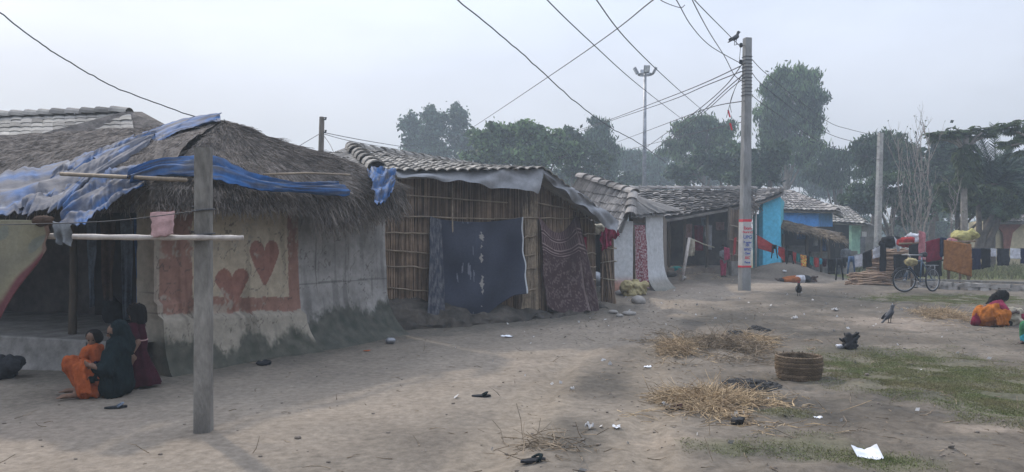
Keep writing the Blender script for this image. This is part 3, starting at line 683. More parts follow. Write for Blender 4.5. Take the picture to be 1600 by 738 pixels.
# ================================================================ TILED HUT behind on the left
th = thing('tiled_hut', (-9.5, 17, 0), 'low hut with a pale tiled roof showing behind the thatch at far left', 'hut')
rA = P(203, 177, 15.5); rB = P(-60, 186, 16.6); eA = P(215, 215, 13.6); eB = P(-80, 232, 14.2); eA.z = eB.z = 3.25
b = MB(); tiles(b, eB, eA, rA, rB, .24, .33, .016, .018, .12); ridge(b, rB, rA, 12); b.build('tile_roof', M['tile_pale'], th)
b = MB(); hp = [P(196, 174, 15.45), P(222, 175, 15.8), P(268, 200, 15.2), P(262, 260, 14), P(60, 260, 13.55), P(0, 226, 13.6)]; b.add(prism(hp, (.05, .25, -.12))); b.build('thatched_end', M['thatch'], th)
b = MB(); b.add(box((-10.4, 17.0, 1.4), (5.5, 3.2, 2.9), .1)); b.build('wall', M['mud'], th)
# ================================================================ REED HUT
R = thing('reed_hut', (0, 15.5, 0), 'reed walled hut with bamboo battens, tiled roof and grey plastic sheet on its eave', 'hut')
Q1 = Vector((-2.31, 14.2, 0)); Q2 = Vector((.416, 15.6, 0)); Q3 = Vector((1.845, 17.3, 0))
def reedwall(p, q, zt0, zt1, n, name, zb=0.1, lean=.03):
    d = (q - p); L_ = d.length; dn = d.normalized(); nn = Vector((dn.y, -dn.x, 0))
    P0 = []; P1 = []; r0 = []
    for k in range(n):
        t = random.random(); top = zt0 + (zt1 - zt0) * t + random.gauss(0, .03); a = p + d * t + nn * random.uniform(-.03, .05); a.z = zb + random.uniform(-.05, .05)
        c = p + d * t + dn * random.gauss(0, lean) + nn * random.uniform(-.02, .05); c.z = top
        if random.random() < .25: a.z = zb + random.uniform(0, 1.4)
        P0.append(a); P1.append(c); r0.append(random.uniform(.006, .016))
    b = MB(); b.add(sticks(P0, P1, np.array(r0), np.array(r0) * .7, 4)); w_ = b.build(name, M['reed'], R)
    b = MB(); b.add(prism([p + Vector((0, 0, zb - .2)) - nn * .06, q + Vector((0, 0, zb - .2)) - nn * .06, q + Vector((0, 0, zt1)) - nn * .06, p + Vector((0, 0, zt0)) - nn * .06], -nn * .04)); b.build('reed_backing', M['reed_back'], w_)
    return nn
nn1 = reedwall(Q1 - (Q2 - Q1) * .06, Q2, 2.86, 2.86, 620, 'front_wall'); nn2 = reedwall(Q2, Q3, 2.86, 2.05, 420, 'side_wall')
b = MB(); b.add(sticks(*[[(Q2 + nn1 * .06 + (Q2 - Q1).normalized() * random.uniform(-.3, .12) + Vector((0, 0, z + random.gauss(0, .1)))) for _ in range(46)] for z in (.12, 2.4)], .012, .008, 4)); b.build('corner_canes', M['bamboo'], R)
def px_on(p, q, px):
    r = (px - CX) / FOC; d = q - p; return (p.x - r * p.y) / (r * d.y - d.x)
def batten(p, q, nn, x0, y0, x1, y1, r=.016):
    out = []
    for k in range(6):
        x = x0 + (x1 - x0) * k / 5; y = y0 + (y1 - y0) * k / 5 + random.gauss(0, .8); t = px_on(p, q, x); c = p + (q - p) * t + nn * (.085 + random.uniform(-.01, .01)); c.z = EYE + (HY - y) / FOC * c.y; out.append(c)
    b = MB(); b.add(tube(out, r, 6)); b.build('batten', M['bamboo'], R, True)
for v in ((598, 303, 790, 317), (600, 336, 770, 343), (600, 364, 672, 365), (600, 391, 670, 396), (600, 416, 672, 420), (600, 450, 672, 456), (770, 343, 838, 340), (798, 402, 834, 397), (798, 418, 834, 420), (808, 456, 834, 452), (812, 372, 834, 368)): batten(Q1, Q2, nn1, *v)
for v in ((836, 342, 924, 340), (836, 318, 900, 330), (905, 366, 926, 366), (908, 396, 926, 396), (908, 418, 926, 418), (908, 438, 926, 438)): batten(Q2, Q3, nn2, *v)
t_ = px_on(Q1, Q2, 704); c = Q1 + (Q2 - Q1) * t_ + nn1 * .1; b = MB(); b.add(tube([c + Vector((0, 0, z)) for z in (.4, 1.5, 2.75)], .016, 6)); b.build('upright_cane', M['bamboo'], R, True)
# mud bank at the foot of the reeds
def bank(u, v):
    path = [Q1 - (Q2 - Q1) * .02, Q1.lerp(Q2, .5), Q2, Q2.lerp(Q3, .5), Q3 + (Q3 - Q2) * .05]; p = path_at(path, u); q = path_at([nn1, nn1, (nn1 + nn2).normalized(), nn2, nn2], u)
    hh = (.62 - .42 * sm(0, .6, u)) + .12 * nz(u * 9, 1, 1); a = math.pi * .5 * v
    off = -.1 + (.62 + .15 * nz(u * 7, 3, 3)) * math.sin(a) * (1.1 - .4 * u); z = hh * (math.cos(a)) ** 1.1 - .06
    k = p + q * off; return (k.x + .06 * nz(u * 30, v * 8, 4), k.y + .06 * nz(u * 30, v * 8, 9), z + hgt(k.x, k.y) * .9 + .07 * nz(u * 26, v * 6, 2) + .03 * nz(u * 70, v * 16, 5))
b = MB(); b.add(grid(bank, 170, 28)); b.build('mud_bank', M['mud_dark'], R, True)
rAp = Vector((-3.78, 18, 3.82)); rBp = P(745, 262, 22.6); E1 = P(596, 270, 13.9); E2 = P(850, 267, 15.3); E3 = P(962, 350, 17.0); E0 = P(438, 268, 18.5); E4 = E3 + Vector((1.2, 5, 0))
b = MB(); tiles(b, E1, E2, rBp, rAp, .21, .34, .05, .035); b.build('tile_roof', M['tile_pale'], R)
b = MB(); tiles(b, E0, E1, rAp, rAp, .21, .34, .045, .035); ridge(b, E1.lerp(rAp, .1), rAp, 7, .17, .15); ridge(b, rAp, rBp, 14, .14, .12); tiles(b, E2, E3, rBp.lerp(E3, .3), rBp, .21, .34); b.build('hip_tiles', M['tile_pale'], R)
b = MB(); b.add(slab(Vector((-3.2, 15.2, 0)), Q1, 0, 2.6, .1)); b.add(slab(Q3, Vector((2.2, 21, 0)), 0, 2.0, .1)); b.build('hidden_wall', M['reed_back'], R)
# grey plastic sheet over the eave
def psheet(name, tp, bt, label, seed):
    tp = smoothpath([P(*p) for p in tp]); bt = smoothpath([P(*p) for p in bt])
    def f(u, v):
        p = path_at(tp, u).lerp(path_at(bt, u), v); return p + Vector((.3, -.9, .2)) * (.05 * math.sin(u * 19 + v * 3 + seed) * (.3 + v) + .09 * nz(u * 8, v * 2, seed)) + Vector((0, 0, .05 * nz(u * 10, v, seed + 2) * v))
    V, F = grid(f, 70, 10); k = len(V); V = V + [v + Vector((0, .008, .002)) for v in V]; F = F + [[i + k for i in reversed(q)] for q in F]
    return tag(npmesh(name, [tuple(v) for v in V], F, M['plastic_grey'], None, True), label, 'plastic sheet', 'grey sheets on the reed hut')
psheet('plastic_sheet', [(612, 266, 14.0), (700, 267, 14.5), (780, 266, 14.9), (850, 264, 15.2)], [(622, 276, 13.8), (690, 281, 14.2), (770, 291, 14.6), (843, 302, 14.95)], 'long grey plastic sheet folded over the straight eave of the reed hut', 1)
psheet('plastic_sheet', [(848, 266, 15.25), (890, 290, 15.8), (930, 318, 16.4), (968, 346, 16.95)], [(848, 272, 15.15), (884, 303, 15.7), (925, 334, 16.2), (962, 366, 16.75)], 'grey plastic sheet hanging down the sloping gable edge of the reed hut', 5)
bl = MB(); a = P(541, 272, 13.9); bl.add(prism([a + Vector((-.14, 0, -.07)), a + Vector((.14, .05, -.07)), a + Vector((.02, 0, .16))], (0, .05, .02))); tag(bl.build('tarpaulin_scrap', M['tarp_blue']), 'pointed scrap of blue tarpaulin caught behind the end of the thatch', 'tarpaulin')
# cloths hung on the reed wall
def onwall(p, q, nn, px, py, off=.14):
    c = p + (q - p) * px_on(p, q, px) + nn * off; c.z = EYE + (HY - py) / FOC * c.y; return c
NVY = (.03, .034, .05)
def bluecol(u, v):
    c = mixc(NVY, (.052, .058, .08), .5 + nz(u * 4, v * 3, 2)); e = .05 * nz(v * 6, u, 3) + .05 * nz(v * 38, 2, 13)
    s1 = abs(u - .5 + e * .5); w1 = .03 * max(0, nz(v * 9 + 2, 0, 1) + .02 + .35 * nz(v * 40, 3, 1)) + .035 * max(0, nz(v * 50, 7, 1) * .5 + .8 - abs(v - .16) * 16) + .035 * max(0, nz(v * 50, 9, 1) * .5 + .8 - abs(v - .66) * 18)
    if s1 < w1: c = (.24, .23, .215)
    if u < .42 and nz(u * 60, v * 5, 4) > .32 and nz(u * 3, v * 3, 8) > -.1: c = mixc(c, (.2, .21, .24), .6)
    if u < .06: c = mixc(c, (.16, .165, .18), max(0, .35 + .6 * nz(u * 40, v * 30, 1)))
    if u > .985: c = (.4, .41, .42)
    return c
def wc(px, py, off=.14): return onwall(Q1, Q2, nn1, px, py, off)
o = sheet('hanging_blanket', M['cloth_dyed'], wc(676, 341), wc(811, 339), wc(672, 492, .3), wc(806, 458, .36), 150, 130, .2, 1.8, 3, .09, colf=bluecol, nrm=nn1, edge=.05, belly=.2); tag(o, 'torn dark navy blue blanket hung on the reed wall with white rips', 'blanket')
o = sheet('hanging_cloth', M['cloth_dyed'], wc(669, 338, .12), wc(686, 345, .13), wc(654, 516, .5), wc(682, 514, .46), 20, 70, .06, 1.2, 5, 0, colf=lambda u, v: mixc((.045, .05, .068), (.14, .14, .15), max(0, min(1, .3 + 1.2 * nz(u * 8, v * 14, 3) + .6 * nz(u * 20, v * 50, 6)))), nrm=nn1); tag(o, 'frayed grey strip of cloth trailing to the ground left of the navy blanket', 'cloth')
def shawlcol(u, v):
    c = (.06, .037, .04); w = nz(u * 3, v * 2, 1) * .012
    for a, b_ in ((.13, .004), (.17, .003), (.29, .005), (.33, .004), (.36, .003)):
        if abs(v - a - w) < b_ + .002: c = (.26, .2, .19)
    if v < .12 and math.sin(u * 150) > .35: c = (.17, .12, .12)
    if .18 < v < .28 and math.sin(u * 120 + 4 * nz(u * 9, v * 9, 1)) > .3: c = (.14, .1, .1)
    if v > .38: c = mixc(c, (.15, .118, .112), .8 * sm(.0, .35, .6 * nz(u * 9, v * 13, 3) + .8 * nz(u * 30, v * 42, 4) + .3 * abs(math.sin(u * 40)) * nz(u * 5, v * 60, 5)))
    if u > .93: c = mixc(c, (.2, .16, .15), .6)
    return mixc(c, (.03, .02, .022), max(0, nz(u * 2, v * 2, 9)))
def wc2(px, py, off=.12): return onwall(Q2, Q3, nn2, px, py, off)
o = sheet('hanging_shawl', M['cloth_dyed'], wc2(834, 340), wc2(893, 336), wc2(838, 478, .25), wc2(902, 486, .3), 110, 140, .08, 1.2, 2, .05, colf=shawlcol, nrm=nn2, edge=.05, scoop=.3, belly=.08); tag(o, 'brown patterned shawl with pale borders hanging on the reed side wall', 'shawl')
o = sheet('hanging_shawl', M['cloth_dyed'], wc2(889, 338, .16), wc2(897, 340, .16), wc2(902, 488, .34), wc2(919, 498, .36), 16, 80, .05, 1, 4, 0, colf=shawlcol, nrm=nn2); tag(o, 'narrow trailing end of patterned shawl at the right of the brown shawl', 'shawl')
o = sheet('hanging_cloth', M['darkred'], wc2(897, 372, .1), wc2(911, 370, .1), wc2(899, 428, .12), wc2(911, 424, .12), 10, 16, .03, 1.2, 8, 0, nrm=nn2); tag(o, 'dark maroon rag hanging between the shawl and the reed hut corner', 'cloth')
# ================================================================ WHITEWASHED HUT
Wh = thing('whitewashed_hut', (3.4, 21.5, .25), 'small whitewashed hut with curved plaster foot and a hipped tiled roof', 'hut')
T1 = P(905, 276, 24); T2 = P(990, 303, 21.5); L1 = P(966, 363, 20.4); L2 = Vector((1.2, 25.3, L1.z)); F1 = P(984, 337, 20.7); F2 = P(1067, 329, 23.2)
b = MB(); tiles(b, L2, L1, T2, T1, .2, .42, .06, .045); ridge(b, T2, T1, 7, .16, .13); ridge(b, F1, T2, 3, .15, .12); b.build('tile_roof', M['tile'], Wh)
def proof(u, v):
    p = F1.lerp(F2, u).lerp(T2.lerp(T1, u), v); return p + Vector((0, 0, .16 * math.sin(math.pi * u) * v + .05 * nz(u * 8, v * 5, 3) + .012 * math.sin(u * 60))) + Vector((.1 * nz(u * 20, 0, 1), -.15 - .15 * nz(u * 14, 0, 4), 0)) * (1 - v)
b = MB(); b.add(grid(proof, 60, 24)); b.add(grid(lambda u, v: proof(1 - u, v) - Vector((0, 0, .08)), 60, 24)); b.build('plastered_roof', M['roof_grey'], Wh, True)
def wseg(name, m, pa, pb, zt, flare=.0, nu=20):
    d = (pb - pa).normalized(); n = Vector((d.y, -d.x, 0)); Z0 = .05
    def f(u, v):
        z = Z0 + (zt - Z0) * v; p = pa.lerp(pb, u); o = .02 * nz(u * 3, z * 2, 3) + flare * math.exp(-(z - .25) / .28) + .05 * math.exp(-(z - .2) / .15)
        return p + n * o + d * (flare * 1.3 * math.exp(-(z - .25) / .3) * u) + Vector((0, 0, z))
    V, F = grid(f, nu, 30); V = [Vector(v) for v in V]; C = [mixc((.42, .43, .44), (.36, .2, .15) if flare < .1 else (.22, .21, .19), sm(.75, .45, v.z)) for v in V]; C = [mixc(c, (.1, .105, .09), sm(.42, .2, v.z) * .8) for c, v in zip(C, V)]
    k = len(V); V2 = [v - n * .25 for v in V]; C2 = C[:]
    F2_ = [[i + k for i in reversed(q)] for q in F]; w = nu + 1
    for j in range(30):
        for i in (0, nu): F2_.append([j * w + i, j * w + i + k, (j + 1) * w + i + k, (j + 1) * w + i])
    npmesh(name, [tuple(v) for v in V + V2], F + F2_, m, Wh, True, np.array(C + C2))
def flat(px, Y): v = P(px, 380, Y); v.z = 0; return v
wseg('wall', M['wall_paint'], flat(950, 20.6), flat(989, 21.1), 2.2); wseg('wall', M['wall_paint'], flat(1009, 21.5), flat(1036, 22.3), 2.45, .28)
b = MB(); b.add(slab(flat(1036, 22.35), flat(1042, 27), 0, 2.4, .2)); b.add(slab(flat(985, 25), flat(940, 24), 0, 2.1, .2)); b.build('rear_wall', M['mud'], Wh)
b = MB(); b.add(slab(flat(989, 21.14), flat(1009, 21.54), 2.16, 2.5, .15)); b.build('lintel', M['wood_dark'], Wh)
a, c = P(991, 352, 21.2), P(1008, 352, 21.45)
o = sheet('door_curtain', M['cloth_dyed'], a, c, Vector((a.x + .05, a.y - .05, .38)), Vector((c.x + .12, c.y - .1, .34)), 50, 120, .05, 1.6, 2, 0, colf=lambda u, v: mixc((.19, .05, .065), (.36, .29, .3), sm(-.1, .25, nz(u * 12, v * 34, 1) + .4 * nz(u * 30, v * 80, 2))), edge=.02); o.parent = Wh; o.location = ORG[o.name] - ORG[Wh.name]; 
b = MB(); b.add(slab(flat(925, 21), flat(952, 22.5), 0, 2.2, .1)); b.build('dark_gap_shade', M['shade_dark'], Wh)  # dark sheet set in the gap in place of its shade
# reed post and things beside it
rp = MB(); p0 = on_ground(*P(951, 380, 18.3).xy); n_ = 60
rp.add(sticks([p0 + Vector((random.uniform(-.17, .17), random.uniform(-.12, .12), -.05)) for _ in range(n_)], [p0 + Vector((random.uniform(-.2, .14), random.uniform(-.12, .12), 1.75 + random.gauss(0, .06))) for _ in range(n_)], .022, .017, 5))
rpt = thing('reed_post', p0, 'thick bundle of reeds tied upright as a post beside the whitewashed hut', 'post'); rp.build('reeds', M['reed'], rpt)
for z in (.55, .95, 1.3):
    b = MB(); b.add(tube([p0 + Vector((.19 * math.cos(a), .16 * math.sin(a), z + .03 * math.sin(a + z * 9))) for a in np.linspace(0, 6.28, 17)], .012, 5)); b.build('tie', M['beige'], rpt, True)
def lump(name, c, r, m, label, cat, group=None, n=7, vox=.02, seed=1, flat_=.7):
    rr = random.Random(seed); c = Vector(c); parts = [ell(c + Vector((0, 0, r * flat_ * .6)), (r, r * .8, r * flat_))]
    for k in range(n):
        a = rr.uniform(0, 6.28); s = rr.uniform(.3, .6) * r; parts.append(ell(c + Vector((math.cos(a) * r * .75, math.sin(a) * r * .6, r * flat_ * rr.uniform(.2, 1.25))), (s, s * .8, s * rr.uniform(.5, 1))))
    return tag(body(name, parts, m, None, vox, 3, r * .3, r * .4, False), label, cat, group)
tag(sheet('hung_rag', M['hotpink'], P(938, 345, 18.05), P(958, 349, 18.05), P(940, 392, 18.0), P(956, 384, 18.0), 24, 24, .09, 2.2, 2, edge=.08), 'crumpled red and pink rag hung over the top of the reed post', 'cloth')
tag(sheet('hung_rag', M['darkred'], P(952, 349, 18.0), P(965, 356, 18.0), P(951, 376, 18.0), P(968, 371, 18.0), 16, 16, .07, 2, 3, edge=.06), 'dark red rag hung on the right of the reed post top', 'cloth')
lump('plastic_bag', P(933, 372, 18.1) + Vector((0, 0, .12)), .2, M['beige'], 'pale printed plastic bag stuck beside the reed post top', 'bag', seed=4)
b = MB(); pt = P(930, 436, 19.6); b.add(ell(pt, (.2, .2, .2))); tag(b.build('water_pot', M['metal_grey'], None, True), 'round grey metal pot standing in the dark gap behind the reed post', 'pot')
b = MB(); b.add(box(pt + Vector((0, 0, -.27)), (.9, .5, .16))); tag(b.build('doorstep', M['concrete']), 'low pale step under the metal pot in the dark gap', 'step')
lump('sack', on_ground(990 / FOC * 20.2 - CX / FOC * 20.2, 20.2), .34, M['sack'], 'crumpled yellowish sack lying before the red patterned curtain', 'sack', seed=5, n=10)
def rock(px, py, rw, label, m='stone', group='stones by the whitewashed hut', fl=.75, seed=0):
    c = G(px, py); r = rw / FOC * c.y / 2; b = MB(); V, F = ell((0, 0, 0), (r, r * .85, r * fl), 14, 9)
    V = [c + v * (1 + .22 * nz(v.x / r * 1.2, v.y / r * 1.2, v.z / r + seed)) + Vector((0, 0, r * fl * .55)) for v in V]; b.add((V, F)); return tag(b.build('stone', M[m], None, True), label, 'stone', group)
rock(998, 475, 23, 'rounded grey boulder below the yellowish sack'); rock(976, 462, 34, 'long leaning stone slab between the reed post and the sack', fl=.35, seed=3); rock(958, 490, 16, 'small flat stone nearest the reed post', fl=.45, seed=5); rock(983, 493, 22, 'broad flat stone in front of the rounded boulder', fl=.4, seed=7); rock(968, 496, 12, 'small broken stone between the two flat stones', fl=.5, seed=9)
# ================================================================ OPEN PORCH HOUSE
Ph = thing('porch_house', (6.5, 28.5, .6), 'long house with uneven dark tiled roof and an open dark porch', 'house')
eL = P(985, 352, 26.3); eR = P(1157, 322, 27.6); rL = P(985, 296, 31); rR = P(1182, 296, 31.4)
b = MB(); tiles(b, eL, eR, rR, rL, .26, .36, .04, .075, .6); ridge(b, rL, rR, 14, .15, .12); b.build('tile_roof', M['tile'], Ph)
b = MB(); e2 = P(1196, 322, 28.5); b.add(bent([eR.lerp(rR, random.random() * .8) + Vector((random.uniform(-.1, .2), random.uniform(-.2, .2), random.uniform(-.35, 0))) for _ in range(300)], [(random.uniform(.0, .5), random.uniform(-.4, .2), random.uniform(-1, -.1)) for _ in range(300)], .4, .018, .1)); b.build('ragged_thatch_end', M['thatch_straw'], Ph)
PF = .72
b = MB(); b.add(prism([flat(1036, 27.2), flat(1150, 27.4), flat(1165, 31), flat(1030, 31)], (0, 0, PF))); b.build('porch_floor', M['mud'], Ph)
b = MB(); b.add(slab(flat(1000, 30.2), flat(1170, 30.6), 0, 3.3, .2)); b.build('back_wall', M['inside_mud'], Ph)
b = MB(); b.add(slab(flat(1140, 27.6), flat(1167, 27.9), .3, 2.9, .08)); b.build('reed_backing', M['reed_back'], Ph)
b = MB(); b.add(sticks([flat(1140 + 27 * k / 130, 27.55 + .3 * k / 130) + Vector((random.gauss(0, .02), -.05, .6)) for k in range(130)], [flat(1140 + 27 * k / 130, 27.55 + .3 * k / 130) + Vector((random.gauss(0, .03), -.05, 2.85)) for k in range(130)], .018, .012, 4)); b.build('reed_panel', M['reed'], Ph)
for y0, y1 in ((352, 355), (374, 378), (397, 399), (417, 412)):
    b = MB(); b.add(tube([P(1140, y0, 27.45), P(1153, (y0 + y1) / 2 + 1, 27.5), P(1168, y1, 27.7)], .022, 6)); b.build('batten', M['bamboo'], Ph, True)
b = MB(); b.add(slab(flat(1143, 27.2), flat(1170, 27.35), .2, .95, .35)); b.build('side_plinth', M['mud_grey'], Ph)
for px in (1045, 1069, 1104, 1138):
    b = MB(); b.add(tube([flat(px, 27.5) + Vector((0, 0, .5)), flat(px, 27.5) + Vector((.03, 0, 2.9))], [.06, .05], 7)); b.build('porch_post', M['wood_dark'], Ph, True)
for px, pt, pb, ww, mm, lb in ((1107, 352, 390, 12, 'white', 'long white shirt hanging in the dark porch'), (1092, 352, 392, 14, 'darkred', 'dark red cloth hanging left of the white shirt in the porch'), (1076, 350, 372, 12, 'palepink', 'faded pink cloth hanging under the porch eave at left'), (1101, 340, 354, 12, 'greyblue', 'grey blue cloth tucked high under the porch tiles'), (1125, 347, 360, 14, 'palepink', 'pale cloth hanging near the reed panel under the eave')):
    a, c = P(px - ww / 2, pt, 28.6), P(px + ww / 2, pt, 28.6); z = P(px, pb, 28.6).z
    tag(sheet('hanging_cloth', M[mm], a, c, Vector((a.x + .03, a.y, z)), Vector((c.x - .02, c.y, z)), 10, 12, .05, 1.5, px), lb, 'cloth', 'clothes hanging in the open porch')
o = sheet('hanging_cloth', M['red'], P(1147, 372, 27.3), P(1151, 371, 27.3), P(1145, 400, 27.3), P(1149, 397, 27.3), 8, 12, .02, 1, 3, edge=.01); tag(o, 'narrow bright red cloth hanging on the reed panel beside the poster pole', 'cloth')
# ================================================================ TURQUOISE, BLUE, GREEN, CREAM HOUSES
Tq = thing('turquoise_house', (10.2, 30, .3), 'turquoise painted house end beside the poster pole', 'house')
b = MB(); a, c = flat(1192, 29.8), flat(1220, 30.2); zt0, zt1 = P(1192, 315, 29.8).z, P(1220, 303, 30.2).z; b.add(slab(a, c, .1, zt0, .22, zt1)); b.build('wall', M['turquoise'], Tq)
b = MB(); b.add(slab(flat(1181, 30.3), flat(1193, 30.4), .1, 2.75, .2)); b.build('recessed_wall', M['turquoise_dull'], Tq)
b = MB(); b.add(slab(flat(1220, 30.5), flat(1228, 35), .1, 3.4, .2)); b.build('rear_wall', M['turquoise_dull'], Tq)
b = MB(); b.add(tube([flat(1181, 29.7) + Vector((0, 0, .4)), flat(1181, 29.7) + Vector((0, 0, 2.9))], .04, 8)); b.build('corner_pole', M['paper_dull'], Tq, True)
b = MB(); tiles(b, P(1178, 318, 29.2), P(1192, 314, 29.5), P(1224, 296, 31.5), P(1182, 297, 31.5), .24, .34, .04, .045, .4); tiles(b, P(1188, 315, 29.45), P(1223, 301, 29.85), P(1226, 294, 31.6), P(1190, 296, 31.6), .24, .34, .04, .045, .4); b.build('tile_roof', M['tile'], Tq)
Bl = thing('blue_house', (12.3, 33, .3), 'bright blue house with hipped tiled roof behind a thatched lean-to', 'house')
b = MB(); b.add(slab(flat(1217, 33), flat(1279, 33.6), .1, 3.05, .25)); b.add(slab(flat(1279, 33.6), flat(1301, 37), .1, 3.05, .25)); b.build('wall', M['blue_wall'], Bl)
ra, rb = P(1221, 298, 35.5), P(1232, 300, 37); ea, eb = P(1216, 328, 32.75), P(1308, 330, 33.4); ec = P(1318, 338, 38.5)
b = MB(); tiles(b, ea, eb, rb, ra, .24, .34, .04, .045, .35); tiles(b, eb, ec, rb, rb, .24, .34); ridge(b, eb, rb, 10); b.build('tile_roof', M['tile'], Bl)
Lt = thing('lean_to', (12.5, 30.5, .3), 'thatched lean-to shelter on thin posts in front of the blue house', 'shelter')
ta, tb = P(1219, 343, 32.4), P(1302, 364, 31.6); la, lb_ = P(1217, 354, 30.6), P(1309, 374, 30.2); tz = [la, lb_, tb + Vector((.3, 0, -.0)), ta]
b = MB(); b.add(prism(tz, (0, 0, -.1))); rfx = b.build('thatch_roof', M['thatch'], Lt)
S0 = []; SD = []
for k in range(1500):
    u = random.random(); v = random.random(); p = la.lerp(lb_, u).lerp(ta.lerp(tb, u), v); S0.append(p + Vector((0, 0, .01))); SD.append((random.gauss(.5, .5), -1 + random.gauss(0, .3), -.35 + random.gauss(0, .12)))
for k in range(160):
    S0.append(lb_.lerp(tb, random.random()) + Vector((0, 0, random.uniform(-.1, .05)))); SD.append((1, random.gauss(-.3, .3), -.35))
V, F = bent(S0, SD, RNG.uniform(.2, .5, len(S0)), .012, .05, .12, 2); npmesh('thatch_stalks', V, F, M['straw_dull'], rfx)
for px, yy in ((1224, 31), (1261, 30.8), (1283, 30.6), (1295, 30.5)):
    b = MB(); b.add(tube([flat(px, yy) + Vector((0, 0, .2)), flat(px, yy) + Vector((0, 0, P(px, 366, yy).z))], .05, 7)); b.build('post', M['wood_dark'], Lt, True)
b = MB(); b.add(slab(flat(1217, 32.5), flat(1305, 32.6), .2, 2.3, .06)); b.build('back_shade', M['shade_dark'], Lt)  # dark sheet painting the shade under the lean-to
b = MB(); b.add(slab(flat(1232, 31.6), flat(1258, 31.7), .2, 1.5, .15)); b.add(slab(flat(1268, 31.2), flat(1294, 31.2), .2, 1.25, .15)); b.build('mud_partition', M['mud_grey'], Lt)
for px, pt, pb, ww, mm, lb in ((1287, 368, 392, 8, 'bluecloth', 'small blue cloth hanging at the right posts of the lean-to'), (1275, 368, 384, 6, 'white', 'small pale cloth hanging between the lean-to posts'), (1252, 366, 374, 14, 'bluecloth', 'blue rag hanging along the thatch edge of the lean-to')):
    a, c = P(px - ww / 2, pt, 30.9), P(px + ww / 2, pt, 30.9); z = P(px, pb, 30.9).z; tag(sheet('hanging_cloth', M[mm], a, c, Vector((a.x, a.y, z)), Vector((c.x, c.y, z)), 8, 8, .04, 1, px), lb, 'cloth', 'cloths hanging in the lean-to')
Gr = thing('green_house', (17, 40, .3), 'pale green house with tiled hip roof furthest along the lane', 'house')
b = MB(); b.add(slab(flat(1331, 40.2), flat(1346, 40.4), .2, 2.7, .2)); b.build('wall', M['green_wall'], Gr)
b = MB(); b.add(slab(flat(1296, 41.2), flat(1334, 41.3), .2, 2.6, .2)); b.build('dark_opening', M['shade_dark'], Gr)  # solid dark panel standing for the unlit opening
b = MB(); b.add(slab(flat(1346, 40.5), flat(1366, 44), .2, 2.6, .2)); b.add(slab(flat(1318, 39), flat(1340, 39.3), .2, 1.2, .2)); b.build('mud_wall', M['mud_grey'], Gr)
b = MB(); b.add(slab(flat(1347, 40.3), flat(1354, 41), .5, 2.2, .06)); b.build('door', M['paper_dull'], Gr)
ea, eb = P(1292, 347, 39.2), P(1352, 350, 39.6); ra, rb = P(1290, 318, 42), P(1322, 325, 43); ec = P(1364, 354, 45)
b = MB(); tiles(b, ea, eb, rb, ra, .28, .36, .05, .045); tiles(b, eb, ec, rb, rb, .28, .36, .05, .045); ridge(b, eb, rb, 9); b.build('tile_roof', M['tile_pale'], Gr)
Cr = thing('cream_house', (25, 37, .3), 'cream house with red brown painted trim at the right edge', 'house')
b = MB(); b.add(slab(flat(1545, 37), flat(1680, 38.5), .2, 2.75, .25)); b.add(slab(flat(1545, 37.2), flat(1520, 41), .2, 2.7, .2)); b.build('wall', M['cream_wall'], Cr)
b = MB(); q = [P(1551, 348, 36.93), P(1600, 348, 37.4), P(1582, 364, 37.25), P(1577, 392, 37.2), P(1568, 392, 37.1), P(1566, 364, 37.1)]; b.add(prism([v + Vector((0, -.03, 0)) for v in q], (0, .02, 0))); b.build('painted_trim', M['rust_red'], Cr)
b = MB(); b.add(slab(flat(1544, 36.7), flat(1690, 38.2), 2.55, 2.75, .1)); b.build('eave_beam', M['rust_red'], Cr)
b = MB(); tiles(b, P(1536, 347, 36.2), P(1700, 347, 38), P(1700, 300, 41), P(1575, 318, 40), .3, .4, .04, .05); tiles(b, P(1515, 362, 41), P(1545, 358, 40), P(1550, 345, 42), P(1520, 347, 43), .3, .4, .04, .05); b.build('tile_roof', M['tile'], Cr)
b = MB(); b.add(slab(flat(1352, 36), flat(1384, 37), .2, 1.9, .25)); tag(b.build('mud_wall', M['mud_grey']), 'plain grey mud wall standing behind the far concrete pole', 'wall')
# ================================================================ POLES
NP = G(318, 676); npo = thing('concrete_post', NP, 'short square concrete post in the foreground with a bamboo rail tied to it', 'post')
def post4(u, v):
    q = int(round(u * 4)) % 4; s = .082 + .004 * nz(v * 12, q * 3.1, 1); a = math.pi / 4 + q * math.pi / 2 + .22; return tuple(NP + Vector((math.cos(a) * s * 1.35, math.sin(a) * s * 1.35, -.15 + v * 2.57)))
def sqpost(c, s0, s1, z0, z1, rz, n=14, jit=.004):
    V = []; F = []
    for i in range(n + 1):
        t = i / n; s = s0 + (s1 - s0) * t
        for k, (x, y) in enumerate(((-1, -.8), (-.8, -1), (.8, -1), (1, -.8), (1, .8), (.8, 1), (-.8, 1), (-1, .8))):
            v = Matrix.Rotation(rz, 3, 'Z') @ Vector((x * s, y * s, 0)); V.append(Vector(c) + v + Vector((jit * nz(t * 20, k, 1), jit * nz(t * 20, k, 5), z0 + (z1 - z0) * t)))
        if i: F += [[(i - 1) * 8 + k, (i - 1) * 8 + (k + 1) % 8, i * 8 + (k + 1) % 8, i * 8 + k] for k in range(8)]
    F += [list(range(7, -1, -1)), list(range(n * 8, n * 8 + 8))]; return V, F
PY = NP.y; b = MB(); b.add(sqpost(NP, .068, .062, -.2, P(318, 232, PY).z - NP.z, .12)); b.build('shaft', M['concrete'], npo)
for y in (330, 368, 374):
    c = P(318, y, PY); b = MB(); b.add(tube([c + Matrix.Rotation(.12, 3, 'Z') @ Vector((.074 * x, .074 * y_, .006 * k)) for k, (x, y_) in enumerate(((-1, -1), (0, -1.02), (1, -1), (1, 1), (-1, 1), (-1, -1)))], .007, 5)); b.build('wire_tie', M['cable'], npo, True)
